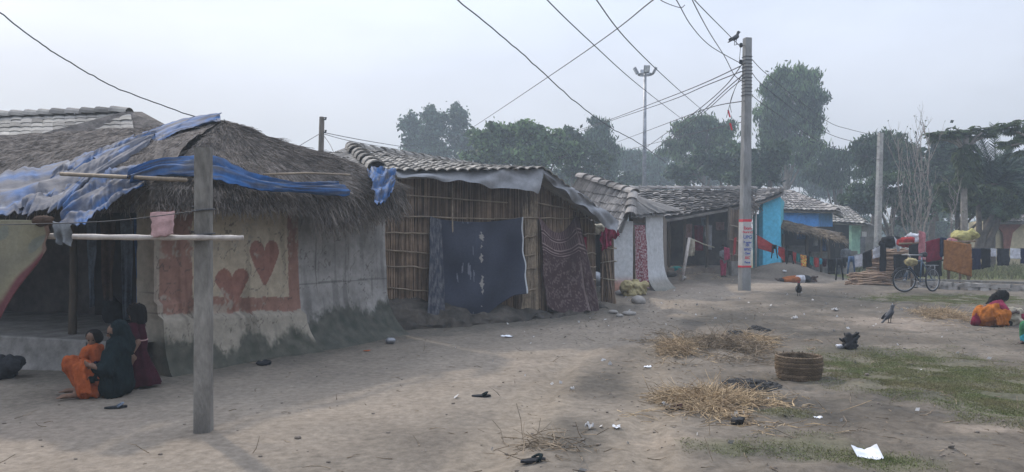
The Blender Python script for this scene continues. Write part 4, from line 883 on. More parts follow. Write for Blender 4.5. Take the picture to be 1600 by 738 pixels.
rail = smoothpath([P(-70, 367, PY - .5), P(60, 369, PY - .35), P(190, 371, PY - .2), P(300, 371.5, PY - .13), P(380, 372, PY - .1)]); rr = [.023 + .003 * math.sin(i * 2.1) for i in range(len(rail))]
b = MB(); b.add(tube(rail, rr, 10)); tag(b.build('bamboo_rail', M['bamboo_pale'], None, True), 'pale horizontal bamboo rail tied across the short concrete post', 'rail')
def washcol(u, v):
    c = mixc((.215, .2, .14), (.16, .15, .115), .5 + nz(u * 3, v * 3, 1)); y = u * .3 + v
    if nz(u * 5, v * 4, 5) > .25: c = mixc(c, (.13, .15, .14), .6)
    c = mixc(c, (.12, .05, .055), sm(.8, .95, v + .06 * nz(u * 6, v * 6, 3) + .1 * u))
    if u > .97: c = (.16, .11, .09)
    return c
o = sheet('hanging_cloth', M['cloth_dyed'], P(-110, 341, PY - .56), P(80, 345, PY - .38), P(-95, 640, PY - .62), P(66, 396, PY - .42), 70, 70, .06, 2.2, 4, .0, colf=washcol); tag(o, 'yellow green washed cloth with dark red hem hung over the rail at the left edge', 'cloth')
o = sheet('rag', M['grey'], P(82, 346, PY - .40), P(112, 350, PY - .38), P(88, 380, PY - .44), P(110, 385, PY - .40), 14, 14, .05, 1.6, 2); tag(o, 'grey rag knotted on the bamboo rail next to the yellow cloth', 'cloth')
lump('cloth_knot', P(66, 352, PY - .38), .075, M['brown'], 'brown cloth knot on the rail between the yellow cloth and grey rag', 'cloth', seed=8)
o = sheet('towel', M['palepink'], P(234, 332, PY - .1), P(273, 330, PY - .08), P(236, 371, PY - .2), P(272, 367, PY - .2), 22, 18, .035, 1.4, 5); tag(o, 'small pale pink towel hanging on the wire left of the concrete post', 'towel')
lump('sack', G(8, 592) + Vector((-.12, 0, 0)), .25, M['charcoal'], 'black plastic sack lying on the ground at the left edge', 'sack', seed=11)
MPp = Vector((*P(1163, 380, 21.6).xy, 0)); MPp.z = hgt(MPp.x, MPp.y); mp_ = thing('utility_pole', MPp, 'tall square concrete power pole with a printed notice wrapped round it', 'pole')
ztop = P(1168, 60, 21.6).z - MPp.z
V, F = sqpost((0, 0, 0), .138, .098, -.3, ztop, .25); V = [MPp + v + Vector((.085 * v.z / ztop, 0, 0)) for v in V]; b = MB(); b.add((V, F)); b.build('shaft', M['concrete_grey'], mp_)
def pole_at(z): return MPp + Vector((.085 * z / ztop, 0, z))
def wrap(z0, z1, grow): 
    c = sqpost((0, 0, 0), .138 - .04 * z0 / ztop + grow, .138 - .04 * z1 / ztop + grow, z0, z1, .25, 3, 0); return [MPp + v + Vector((.085 * v.z / ztop, 0, 0)) for v in c[0]], c[1]
zz = lambda y: P(1163, y, 21.6).z - MPp.z
b = MB(); b.add(wrap(zz(417), zz(345), .006)); pst = b.build('notice', M['paper_dull'], mp_)
for a, c in ((418, 415), (347, 343)): b = MB(); b.add(wrap(zz(a), zz(c), .009)); b.build('red_band', M['print_red'], pst)
Rz = Matrix.Rotation(.25, 3, 'Z')
for txt, y, h, mm in (('Exam', 357, .085, 'print_red'), ('Nursery', 363, .07, 'print_red'), ('UPG', 371, .1, 'print_blue'), ('Regular', 379, .06, 'print_blue'), ('दिन', 384, .06, 'print_blue'), ('BPSC', 390, .07, 'print_blue'), ('Class', 396, .06, 'print_blue'), ('SSC', 403, .07, 'print_red'), ('Patna', 410, .06, 'print_blue')):
    cu = bpy.data.curves.new('lettering', 'FONT'); cu.body = txt; cu.size = h * 1.35; cu.align_x = 'CENTER'; cu.align_y = 'CENTER'; cu.extrude = .001; cu.offset = .003; o = bpy.data.objects.new('lettering', cu); COL.objects.link(o); me = bpy.data.meshes.new_from_object(o.evaluated_get(bpy.context.evaluated_depsgraph_get())); bpy.data.objects.remove(o); me.materials.clear(); me.materials.append(M[mm]); o = bpy.data.objects.new('lettering', me); COL.objects.link(o)
    o.parent = pst; z = zz(y); w_ = .138 - .04 * z / ztop + .0085; o.location = pole_at(z) - MPp + Rz @ Vector((0, -w_ - .001, 0)); o.rotation_euler = (math.pi / 2, .0, .25)
for y in (72, 98):
    z = zz(y); c = pole_at(z); b = MB(); b.add(tube([c, c + Vector((-.2, -.08, 0))], .012, 6)); br = b.build('bracket', M['metal_grey'], mp_); b = MB(); b.add(tube([c + Vector((-.2, -.08, q)) for q in (-.06, -.03, 0, .03, .06)], [.03, .05, .035, .05, .03], 10)); b.build('insulator', M['charcoal'], br, True)
b = MB()
for z in np.linspace(zz(150), zz(90), 12): b.add(wrap(z, z + .02, .008 + random.uniform(0, .01)))
b.build('cable_coils', M['cable'], mp_)
FP = Vector((*P(1372, 380, 32).xy, .28)); fpo = thing('utility_pole', FP, 'far pale concrete power pole beside the firewood stack', 'pole'); z1 = P(1376, 208, 32).z - .28
V, F = sqpost((0, 0, 0), .125, .09, -.3, z1, .3); b = MB(); b.add(([FP + v + Vector((.16 * v.z / z1 - .06, 0, 0)) for v in V], F)); b.build('shaft', M['concrete_pale'], fpo)
WP = P(501, 380, 25); WP.z = .25; wpo = thing('utility_pole', WP, 'dark wooden power pole rising behind the tiled roof left of the trees', 'pole'); b = MB(); b.add(tube([WP + Vector((0, 0, -.2)), P(500, 300, 25), P(503, 183, 25)], [.11, .1, .085], 8)); b.build('shaft', M['wood_dark'], wpo, True)
for y in (187, 207): c = P(503, y, 25); b = MB(); b.add(tube([c, c + Vector((.13, -.03, 0)), c + Vector((.13, -.03, .07))], [.015, .03, .04], 7)); b.build('insulator', M['charcoal'], wpo, True)
MSt = P(1006, 380, 46); MSt.z = .28; ms = thing('floodlight_mast', MSt, 'slender metal floodlight mast with a ring of lamps above the houses', 'lamp'); c = P(1008, 114, 46)
b = MB(); b.add(tube([MSt, P(1007, 250, 46), c], [.15, .12, .085], 10)); b.build('mast', M['metal_grey'], ms, True)
b = MB(); b.add(tube([c + Vector((.42 * math.cos(a), .42 * math.sin(a), -.1)) for a in np.linspace(0, 6.28, 21)], .04, 6)); b.add(tube([c + Vector((-.42, 0, -.1)), c + Vector((.42, 0, -.1))], .035, 6)); b.add(tube([c + Vector((0, -.42, -.1)), c + Vector((0, .42, -.1))], .035, 6)); b.build('ring', M['metal_grey'], ms, True)
for a in (0, math.pi, -math.pi / 2, math.pi / 2):
    d = Vector((math.cos(a), math.sin(a), 0)); p = c + d * .55 + Vector((0, 0, .12)); R3 = Matrix.Rotation(a, 3, 'Z') @ Matrix.Rotation(.5, 3, 'Y')
    b = MB(); b.add(([p + R3 @ (v - p) for v in box(p, (.14, .34, .4))[0]], box(p, (1, 1, 1))[1])); fl = b.build('floodlight', M['metal_grey'], ms)
    b = MB(); b.add(([p + R3 @ (v + Vector((.075, 0, 0)) - p) for v in box(p, (.012, .28, .34))[0]], box(p, (1, 1, 1))[1])); b.build('lamp_glass', M['lamp_face'], fl)
# ================================================================ CABLES
def cable(pts, label, r=.012, wob=0.0):
    q = smoothpath([P(*p) for p in pts], 8); q = [v + Vector((0, 0, wob * nz(i * .6, 1, pts[0][0]))) for i, v in enumerate(q)]; b = MB(); b.add(tube(q, r * .8, 5)); tag(b.build('power_cable', M['cable'], None, True), label, 'cable', 'overhead cables')
cable([(-30, -2, 9.0), (0, 20, 9.2), (60, 66, 9.7), (110, 98, 10.1), (170, 132, 10.6), (240, 160, 11.2), (320, 188, 11.85)], 'cable from the top left corner to the peak of the thatched roof', .011, .02)
cable([(690, -25, 13), (715, 0, 13.6), (800, 70, 15.6), (850, 115, 17), (900, 160, 19), (955, 200, 22), (1000, 225, 25), (1040, 254, 30)], 'thick wavy cable crossing the sky from top centre down to the mast', .016, .03)
cable([(838, -22, 14), (855, 0, 14.5), (920, 63, 18), (1000, 135, 26), (1075, 193, 45), (1120, 225, 60)], 'cable falling from top centre to the trees right of the mast', .016)
cable([(912, -30, 14), (932, 0, 14.8), (985, 68, 18), (1060, 140, 28), (1107, 180, 48), (1140, 205, 62)], 'cable falling past the right of the floodlight mast into the trees', .016)
cable([(1050, -22, 14), (1018, 2, 16), (910, 84, 24), (745, 195, 46), (700, 222, 62)], 'straight cable climbing from the left trees to the top centre', .018)
cable([(1020, -12, 16), (1035, 2, 17), (1062, 12, 18), (1070, 8, 18)], 'short cable end entering at the top beside the pole cables', .012)
cable([(1045, -15, 14), (1058, 2, 15), (1080, 40, 17.5), (1110, 72, 19.6), (1155, 98, 21.5)], 'cable from the top edge curving down to the lower pole insulator', .013)
cable([(1075, -18, 14), (1084, 5, 15), (1108, 50, 18), (1132, 88, 20.5), (1148, 118, 21.3), (1163, 128, 21.5)], 'cable from the top edge swinging below the pole insulators', .013)
cable([(1072, -20, 14), (1085, 0, 15), (1140, 56, 20), (1156, 72, 21.5)], 'cable from the top edge to the upper pole insulator under the crow', .013)
cable([(1158, 103, 21.5), (1100, 130, 25), (1040, 154, 31), (945, 190, 45), (895, 206, 60)], 'upper long cable from the pole to the trees at left', .02)
cable([(1158, 112, 21.5), (1100, 135, 25), (1045, 158, 31), (948, 191, 45), (880, 215, 60)], 'lower long cable from the pole to the trees at left', .02)
cable([(1160, 100, 21.5), (1130, 138, 25), (1080, 180, 32), (1010, 230, 45), (985, 246, 55)], 'leftmost cable of the bundle fanning down from the pole', .02)
cable([(1160, 118, 21.5), (1132, 142, 25), (1085, 185, 32), (1018, 238, 45), (985, 262, 60)], 'middle cable of the bundle fanning down from the pole', .02)
cable([(1163, 122, 21.5), (1140, 140, 25), (1098, 178, 30), (1040, 226, 40)], 'rightmost cable of the bundle fanning down from the pole', .018)
cable([(1163, 158, 21.5), (1110, 168, 27), (1050, 190, 36), (965, 222, 60)], 'slack cable leaving the middle of the pole toward the mast', .02)
cable([(1163, 190, 21.5), (1120, 200, 27), (1030, 222, 40), (960, 240, 60)], 'lowest slack cable leaving the pole toward the left trees', .016)
cable([(1175, 93, 21.6), (1205, 122, 23.5), (1290, 188, 28.5), (1330, 203, 30.3), (1374, 213, 31.9)], 'upper cable between the two concrete power poles', .013)
cable([(1175, 114, 21.6), (1200, 140, 23.2), (1285, 204, 28), (1335, 222, 30), (1374, 230, 31.9)], 'middle cable between the two concrete power poles', .013)
cable([(1176, 150, 21.6), (1205, 172, 23.2), (1290, 226, 28), (1374, 250, 31.9)], 'lowest cable between the two concrete power poles', .013)
cable([(1158, 118, 21.4), (1148, 140, 21.3), (1140, 165, 21.3), (1135, 184, 21.3)], 'loose wire dangling from the pole with a red tag', .01)
cable([(1163, 112, 21.4), (1150, 135, 21.3), (1141, 160, 21.3), (1143, 176, 21.3)], 'shorter loose wire dangling beside the red tagged one', .009)
cable([(1157, 74, 21.4), (1155, 98, 21.4)], 'short jumper wire joining the two pole insulators', .01)
for px, py, lb in ((1138, 178, 'upper small red tag on the dangling pole wire'), (1141, 198, 'lower small red tag below the dangling pole wire')):
    c = P(px, py, 21.3); b = MB(); b.add(prism([c + Vector((-.03, 0, .1)), c + Vector((.02, 0, .1)), c + Vector((.07, 0, -.1)), c + Vector((.03, 0, -.1))], (0, .01, 0))); tag(b.build('red_tag', M['print_red']), lb, 'tag')
cable([(504, 207, 25), (560, 218, 28), (620, 228, 33), (660, 233, 40)], 'upper cable from the wooden pole to the left trees', .016)
cable([(504, 209, 25), (545, 220, 27), (600, 230, 31), (660, 240, 40)], 'lower cable from the wooden pole to the left trees', .014)
cable([(500, 209, 25), (478, 222, 23), (452, 238, 21)], 'stay wire from the wooden pole down to the left', .013)
cable([(504, 210, 25), (515, 225, 24), (522, 240, 23)], 'stay wire from the wooden pole down to the right', .012)
cable([(-40, 352, PY - .8), (100, 349, PY - .5), (180, 345, PY - .3), (260, 336, PY - .15), (318, 328, PY - .09)], 'thin washing wire tied to the short concrete post', .005)
# ================================================================ WASHING LINE
LN = [(1181, 366, 26.3), (1210, 383, 26.1), (1250, 397, 25.9), (1292, 405, 25.7), (1330, 401, 25.5), (1362, 390, 25.3), (1382, 380, 25.1)]
lp = smoothpath([P(*p) for p in LN], 8); b = MB(); b.add(tube(lp, .008, 5)); tag(b.build('washing_line', M['cable'], None, True), 'washing line sagging between the turquoise house and the firewood stack', 'line')
def lineat(px):
    t = min(range(len(lp)), key=lambda i: abs(lp[i].x / lp[i].y * FOC + CX - px)); return lp[t].copy()
def wash(x0, x1, pb0, pb1, mm, label, name='washed_cloth', cat='cloth', fold=.05, freq=1.4):
    a, c = lineat(x0), lineat(x1); a = P(x0, HY - (a.z - EYE) / a.y * FOC, a.y); c = P(x1, HY - (c.z - EYE) / c.y * FOC, c.y)
    a.z += .012; c.z += .012
    tag(sheet(name, M[mm], a, c, P(x0 + random.uniform(-1, 1), pb0, a.y), P(x1 + random.uniform(-1, 1), pb1, c.y), 14, 14, fold, freq, x0 * .7), label, cat, 'clothes drying on the washing line')
wash(1183, 1209, 388, 396, 'red', 'large bright red cloth nearest the turquoise wall on the line', freq=1)
wash(1216, 1226, 398, 411, 'red', 'red cloth between the two black trousers on the line'); wash(1238, 1244, 407, 412, 'red', 'narrow red cloth right of the second black trousers')
wash(1245, 1251, 408, 411, 'teal', 'narrow teal cloth left of the orange patterned one'); 
wash(1260, 1265, 416, 418, 'blackcloth', 'thin black cloth hanging right of the patterned orange cloth'); wash(1265, 1271, 413, 416, 'teal', 'teal cloth between thin black and red cloths'); wash(1272, 1280, 417, 418, 'red', 'dark edged red cloth near the lowest part of the line'); wash(1280, 1285, 413, 413, 'cyan', 'small pale cyan cloth right beside the low red cloth'); wash(1285, 1292, 416, 417, 'maroon', 'maroon cloth left of the square black cloth')
wash(1293, 1306, 425, 423, 'blackcloth', 'square black cloth left of the long dark trousers')
wash(1334, 1348, 418, 417, 'white', 'white shirt right of the blue jeans on the line', 'washed_shirt', 'shirt'); wash(1348, 1362, 420, 416, 'blackcloth', 'black shirt between the two white cloths', 'washed_shirt', 'shirt'); wash(1363, 1377, 405, 401, 'white', 'white cloth at the high right end of the line')
def pat(u, v):
    s = nz(u * 5, v * 8, 3); return (.5, .05, .03) if s > .1 else ((.62, .45, .1) if s > -.25 else (.04, .03, .03))
a, c = lineat(1252), lineat(1259.5); tag(sheet('washed_cloth', M['cloth_dyed'], a, c, P(1252, 416, a.y), P(1260, 418, c.y), 16, 22, .03, 1, 3, colf=pat), 'red yellow and black patterned cloth on the line', 'cloth', 'clothes drying on the washing line')
for px, wd_, pb, mm, lb in ((1210, 10, 404, 'blackcloth', 'small black trousers right of the large red cloth'), (1233, 11, 413, 'blackcloth', 'black trousers between two red cloths on the line'), (1311, 13, 438, 'charcoal', 'long charcoal trousers reaching almost to the ground'), (1328, 13, 428, 'jeans', 'faded blue jeans left of the white shirt')):
    c = lineat(px); trousers('washed_trousers', M[mm], c, wd_ / FOC * c.y, (c.z - P(px, pb, c.y).z), 0, lb, 'clothes drying on the washing line', .05)
c = lineat(1380); g = on_ground(c.x, c.y); b = MB(); b.add(tube([g - Vector((0, 0, .1)), g.lerp(c, .5) + Vector((.03, 0, 0)), c + Vector((.02, 0, .15))], [.06, .05, .045], 8)); tag(b.build('line_post', M['wood_dark'], None, True), 'dark wooden post holding the right end of the washing line', 'post')
tag(sheet('washed_cloth', M['blackcloth'], P(1375, 380, 25), P(1385, 380, 25), P(1374, 430, 25), P(1385, 431, 25), 10, 20, .06, 1.2, 3), 'long black cloth draped down the dark line post', 'cloth')
# leaning post and rope before the porch
a = G(1064, 440); c = P(1077, 372, a.y + .3); b = MB(); b.add(tube([a - Vector((0, 0, .1)), a.lerp(c, .5) + Vector((.02, 0, 0)), c], [.06, .055, .05], 8)); tag(b.build('leaning_post', M['bamboo_pale'], None, True), 'leaning pale post in front of the open porch', 'post')
b = MB(); b.add(tube([c, P(1100, 382, a.y + .6), P(1116, 387, a.y + 1)], .02, 6)); tag(b.build('rope', M['beige'], None, True), 'thick rope running from the leaning post toward the porch', 'rope')
tag(sheet('hanging_cloth', M['beige'], c + Vector((-.02, -.06, 0)), c + Vector((.2, -.06, -.06)), P(1074, 401, a.y + .25), P(1085, 400, a.y + .25), 12, 14, .07, 1.5, 3), 'off white cloth hanging from the top of the leaning post', 'cloth')
# ================================================================ BICYCLE
def bicycle():
    g0 = G(1413, 457); g1 = G(1465, 457); rw = .33; f = g0 + Vector((0, 0, rw)); r = g1 + Vector((0, .25, rw)); d = (r - f); d.z = 0; d.normalize(); n = Vector((0, 0, 1)); sd_ = d.cross(n)
    L_ = (r - f).length; t = thing('bicycle', f - Vector((0, 0, rw)), 'black bicycle with a blue frame leaning by the firewood', 'bicycle')
    for c, yaw in ((f, -.35), (r, .15)):
        dd = Matrix.Rotation(yaw, 3, 'Z') @ d; ss = dd.cross(n)
        ring = lambda rad: [c + dd * rad * math.cos(a) + n * rad * math.sin(a) for a in np.linspace(0, 2 * math.pi, 33)]
        b = MB(); b.add(tube(ring(rw - .02), .02, 7)); w_ = b.build('wheel', M['rubber'], t, True)
        b = MB(); b.add(tube(ring(rw - .045), .012, 6)); b.add(tube([c - ss * .05, c + ss * .05], .025, 8)); b.build('rim', M['metal_grey'], w_, True)
        P1 = ring(rw - .045); b = MB(); b.add(sticks([c + ss * (.03 if i % 2 else -.03) for i in range(32)], P1[:32], .0025, .0025, 3)); b.build('spokes', M['metal_grey'], w_)
        b = MB(); b.add(tube([c + dd * (rw + .03) * math.cos(a) + n * (rw + .03) * math.sin(a) for a in np.linspace(.3, 2.9, 12)], .022, 6, True, .4)); b.build('mudguard', M['black'], t, True)
    hd = f + d * .22 + n * .52; st = f + d * (L_ * .62) + n * .52; bbk = f + d * (L_ * .55) + n * -.06; hl = f + d * .19 + n * .38
    b = MB()
    for a, c, rr in ((hd, st, .02), (hl, bbk, .024), (bbk, st + n * .12, .02), (bbk, r, .014), (st, r, .014), (hd + n * .08 - d * .03, hl, .024), (hl, f + sd_ * .05, .014), (hl, f - sd_ * .05, .014)): b.add(tube([a, c], rr, 7))
    b.build('frame', M['bike_blue'], t, True)
    b = MB(); h = hd + n * .16 - d * .02; b.add(tube([h - sd_ * .3 + d * .14, h - sd_ * .26, h, h + sd_ * .26, h + sd_ * .3 + d * .14], .014, 7)); b.add(tube([h, hd], .014, 6)); hb_ = b.build('handlebar', M['metal_grey'], t, True)
    for s in (-1, 1): b = MB(); b.add(tube([h + sd_ * .3 * s + d * .12, h + sd_ * .31 * s + d * .24], .02, 7)); b.build('grip', M['black'], hb_, True)
    s = st + n * .17; b = MB(); b.add(caps(s - d * .1, s + d * .1, .03, .075)); b.build('saddle', M['black'], t, True)
    b = MB(); b.add(caps(bbk - sd_ * .09, bbk - sd_ * .09 + n * -.16, .012)); b.add(caps(bbk + sd_ * .09, bbk + sd_ * .09 + n * .16, .012)); b.add(tube([bbk + sd_ * .05 + (d * math.cos(a) + n * math.sin(a)) * .09 for a in np.linspace(0, 6.28, 21)], .008, 5)); ck = b.build('crank', M['metal_grey'], t, True)
    for s_, z in ((-1, -.16), (1, .16)): b = MB(); b.add(box(bbk + sd_ * .14 * s_ + n * z, (.09, .08, .025))); b.build('pedal', M['black'], ck)
    b = MB(); q = r + n * .4
    for k in (-.06, 0, .06): b.add(tube([q + sd_ * k - d * .25, q + sd_ * k + d * .15], .008, 5))
    for k in (-.07, .07): b.add(tube([r + sd_ * k, q + sd_ * k], .008, 5))
    b.build('carrier', M['metal_grey'], t, True)
    return hd, d, n, sd_, f
hd, d_, n_, s_, f_ = bicycle()
lump('handlebar_bag', hd + Vector((-.06, -.16, -.1)), .17, M['sack'], 'pale bag hanging on the front of the bicycle', 'bag', seed=3)
# firewood
FWG = 'sticks of the firewood stack'
protos = []
for k in range(4):
    L_ = (1.35, .95, .75, 1.15)[k]; b = MB(); b.add(tube([Vector((x * L_, .09 * nz(x * 3, k, 1), .07 * nz(x * 3, k, 5))) for x in np.linspace(-.5, .5, 9)], list(np.linspace(.036 - .006 * (k % 2), .018, 9)), 7)); o = b.build('firewood_stick', M['firewood'], None, True, org=(0, 0, 0)); tag(o, 'weathered brown stick lying in the firewood stack behind the bicycle', 'stick', FWG); protos.append(o)
spots = []
bx = P(1352, 380, 24.2); 
for lay in range(17):
    for k in range(7): spots.append((P(1392 + random.uniform(-10, 14), 380, 26.1 + k * .12 + random.uniform(-.1, .1)).xy, .33 + lay * .062 + random.uniform(0, .05), random.uniform(-.4, .4), random.uniform(-.12, .12)))
for lay in range(7):
    for k in range(7 - lay // 2): spots.append((P(1360 + random.uniform(-5, 7), 380, 23.9 + k * .14 + lay * .05).xy, .31 + lay * .055 + random.uniform(0, .03), random.uniform(-.5, .35), random.uniform(-.1, .05)))
for k, (xy, z, yaw, pit) in enumerate(spots):
    o = protos[k] if k < 4 else protos[k % 4].copy()
    if k >= 4: COL.objects.link(o)
    o.location = (xy[0], xy[1], z); o.rotation_euler = (random.uniform(0, 6), pit, yaw)
    if k < 4: o.rotation_euler = (0, pit, yaw)
# drying rack with clothes right of the bicycle
rk = thing('drying_rack', (13.8, 23.6, .28), 'rough bamboo rack loaded with washing behind the bicycle', 'rack')
for px, yy in ((1425, 23.6), (1482, 23.5), (1513, 23.7), (1432, 24.8), (1500, 24.9)):
    g = flat(px, yy); b = MB(); b.add(tube([g + Vector((0, 0, .2)), g + Vector((.02, 0, 1.72))], [.045, .04], 7)); b.build('leg', M['wood'], rk, True)
b = MB()
for q in range(9): b.add(tube([P(1405, 381, 23.5 + q * .17), P(1524, 377, 23.5 + q * .17)], .03, 6))
b.build('deck', M['wood'], rk, True)
b = MB(); b.add(tube([P(1412, 409, 23.6), P(1520, 405, 23.6)], .035, 6)); b.build('cross_bar', M['wood_dark'], rk, True)
RG = 'washing on the drying rack'
def rwash(x0, x1, y0, y1, b0, b1, mm, label, Y=23.35, fold=.06, freq=1.3): tag(sheet('washed_cloth', M[mm], P(x0, y0, Y), P(x1, y1, Y), P(x0 + random.uniform(-1, 1), b0, Y), P(x1 + random.uniform(-1, 1), b1, Y), 18, 18, fold, freq, x0), label, 'cloth', RG)
for x0, x1, lb in ((1396, 1418, 'dark sheet added as shade behind the bicycle front wheel'), (1420, 1444, 'dark sheet added as shade under the rack behind the bicycle frame'), (1446, 1472, 'dark sheet added as shade under the dark red cloth on the rack')): rwash(x0, x1, 398, 397, 436 - (x0 == 1446) * 6, 432, 'charcoal', lb, 23.9)  # dark sheets added to stand in for the shade under the rack
rwash(1446, 1472, 378, 371, 410, 406, 'darkred', 'large dark red cloth draped over the rack behind the pink towel'); rwash(1436, 1446, 360, 364, 406, 407, 'pink', 'long faded pink towel at the left of the dark red cloth', 23.2); rwash(1469, 1479, 371, 372, 402, 400, 'navy', 'navy cloth between the dark red and the ochre cloths', 23.3)
rwash(1475, 1518, 375, 382, 421, 433, 'ochre', 'large ochre brown cloth hanging lowest on the rack', 23.2, .05); rwash(1420, 1436, 384, 380, 415, 412, 'charcoal', 'dark cloth hanging behind the bicycle handlebar')
lump('cloth_heap', P(1506, 376, 23.8), .36, M['yellow'], 'crumpled yellow cloth heaped on top of the rack', 'cloth', n=9, seed=4, vox=.03, flat_=.5); lump('cloth_heap', P(1427, 378, 23.8), .24, M['white'], 'white bundle lying on the left end of the rack', 'cloth', n=7, seed=5, vox=.03); lump('cloth_heap', P(1416, 384, 23.7), .25, M['red'], 'small red and orange bundle left of the white bundle', 'cloth', seed=6, vox=.03); lump('cloth_heap', P(1487, 380, 23.7), .18, M['pink'], 'small pink bundle left of the yellow heap', 'cloth', seed=7, vox=.03, flat_=.5)
b = MB(); b.add(tube([P(1400, 372, 24), P(1404, 392, 24)], .03, 6))
tag(sheet('white_rag', M['white'], P(1396, 368, 24.3), P(1404, 378, 24.3), P(1402, 394, 24.3), P(1407, 392, 24.3), 8, 10, .06, 1.4, 2), 'torn white rag hanging over the firewood right of the black bundle', 'cloth')
lump('bundle', P(1391, 384, 25.2), .3, M['blackcloth'], 'black bundle lying on top of the firewood stack', 'bundle', seed=9, vox=.03)
# second washing line on the right
L2p = [P(1518, 387, 24), P(1560, 389, 24.2), P(1640, 388, 24.8)]; b = MB(); b.add(tube(smoothpath(L2p), .008, 5)); tag(b.build('washing_line', M['cable'], None, True), 'washing line running from the drying rack out of the right edge', 'line')
for x0, x1, b0, b1, mm, lb in ((1519, 1533, 422, 421, 'navy', 'navy sheet next to the ochre cloth on the right line'), (1533, 1547, 421, 417, 'blackcloth', 'black cloth left of the small white one on the right line'), (1548, 1557, 401, 401, 'white', 'small white cloth between black and grey ones on the right line'), (1558, 1577, 415, 415, 'charcoal', 'dark grey cloth between the two white ones on the right line'), (1578, 1594, 404, 405, 'white', 'white cloth at the right end of the line near the edge'), (1595, 1608, 412, 412, 'navy', 'dark cloth cut by the right edge of the picture')):
    Y = 24.1; a = P(x0, 388, Y); c = P(x1, 389, Y); tag(sheet('washed_cloth', M[mm], a, c, P(x0, b0, Y), P(x1, b1, Y), 14, 14, .05, 1.2, x0), lb, 'cloth', 'clothes on the right washing line')
# low brick kerb
b = MB(); pa, pb = flat(1425, 23.2), flat(1680, 20.2); dk = (pb - pa).normalized()
for row in range(3):
    t = random.uniform(0, .2)
    while t < (pb - pa).length:
        l = random.uniform(.16, .34); c = pa + dk * (t + l / 2) + Vector((0, random.uniform(-.04, .04), .18 + row * .11 + random.gauss(0, .012)))
        if random.random() < .93: b.add(([Vector(v) + Vector((random.gauss(0, .012), random.gauss(0, .012), random.gauss(0, .01))) for v in box(c, (l * .95, .22, .105), math.atan2(dk.y, dk.x) + random.gauss(0, .05))[0]], box(c, (1, 1, 1))[1]))
        t += l
kb = tag(b.build('brick_kerb', M['stone']), 'low broken kerb of old bricks and stones before the green field', 'kerb')
b = MB(); b.add(slab(pa + Vector((0, .03, 0)), pb + Vector((0, .03, 0)), .47, .53, .2)); b.build('coping', M['concrete'], kb)
# ================================================================ YARD THINGS
def straw(px, py, rx, ry, n, hgt_, label, m='straw', holes=0.0, lng=.3):
    cx, cy, ax, ay = ellmask(px, py, rx, ry); P0 = []; D = []
    while len(P0) < n:
        a = random.uniform(0, 6.28); r = abs(random.gauss(0, .55)); x = cx + ax * r * math.cos(a) * 1.15; y = cy + ay * r * math.sin(a) * 1.15; q = nz(x * 1.3, y * 1.3, 3) + .5 * nz(x * 4, y * 4, 5)
        if q < holes - .25 or (r > .55 and q < .1): continue
        P0.append((x, y, hgt(x, y) + .01 + hgt_ * max(0, 1 - r * r) * (.3 + .9 * max(0, q + .3)) * random.random())); D.append((random.gauss(0, 1), random.gauss(0, 1), random.gauss(-.02, .1)))
    V, F = bent(P0, D, RNG.uniform(.35, 1.2, n) * lng, .0042, .06, .22, 3); return tag(npmesh('straw_heap', V, F, M[m]), label, 'straw', 'heaps of straw in the yard')
straw(1130, 545, 115, 24, 3400, .12, 'large loose heap of dull brown straw behind the basket', 'straw_dull', .1); straw(1060, 548, 40, 20, 1100, .16, 'clump of straw at the left end of the large dull heap', 'straw', .1); straw(1190, 540, 50, 14, 900, .1, 'golden straw at the right end of the large dull heap', 'straw')
straw(1120, 634, 100, 23, 3300, .1, 'pale golden straw heap in the foreground left of the ash', 'straw', .05); straw(1485, 497, 40, 12, 1700, .14, 'straw heap beside the squatting woman in orange', 'straw'); straw(1100, 430, 42, 9, 1800, .3, 'straw heap spilling from the open porch', 'straw', -.3)
o = straw(860, 700, 130, 24, 110, .02, 'few scattered straw stalks at the bottom of the yard', 'straw_dull', 0, .35); o['kind'] = 'stuff'; o.name = 'scattered_straw'; o['category'] = 'litter'; del o['group']
# basket
BC = G(1248, 592); bk = thing('wicker_basket', BC, 'round brown wicker basket standing on the bare ground', 'basket'); rb_, hb2 = .245, .25
bR = lambda z: rb_ * (.9 + .14 * math.sin(min(1, z / hb2) * 2.2))
b = MB(); rows = 17
for k in range(rows):
    z = .012 + hb2 * k / (rows - 1); n = 96; b.add(tube([BC + Vector(((bR(z) + (.008 if (i + k) % 2 else -.008) + random.gauss(0, .004)) * math.cos(2 * math.pi * i / n), (bR(z) + (.008 if (i + k) % 2 else -.008)) * math.sin(2 * math.pi * i / n), z + .009 * nz(i * .25, k * .4, 1))) for i in range(n + 1)], .0085, 5))
b.build('woven_wall', M['wicker'], bk, True)
b = MB(); b.add(sticks([BC + Vector((bR(0) * math.cos(a), bR(0) * math.sin(a), 0)) for a in np.linspace(0, 6.28, 49)[:48]], [BC + Vector((bR(hb2) * math.cos(a + random.gauss(0, .03)), bR(hb2) * math.sin(a), hb2 + random.uniform(.0, .05))) for a in np.linspace(0, 6.28, 49)[:48]], .006, .006, 5)); b.build('stakes', M['wicker'], bk)
b = MB(); b.add(tube([BC + Vector((bR(0) * r, 0, .012)) for r in (0,)] + [BC + Vector((0, 0, .012)), BC + Vector((0, 0, .02))], [bR(0), bR(0), bR(0)], 32)); b.build('base', M['wicker'], bk)
b = MB()
for k in range(2): b.add(tube([BC + Vector((bR(hb2) * math.cos(a) * (1 + .01 * math.sin(a * 30 + k * 3)), bR(hb2) * math.sin(a) * (1 + .01 * math.sin(a * 30 + k * 3)), hb2 + .008 + .008 * math.sin(a * 30 + k * 3.1))) for a in np.linspace(0, 6.283, 121)], .011, 6))
b.build('rim', M['wicker'], bk, True)
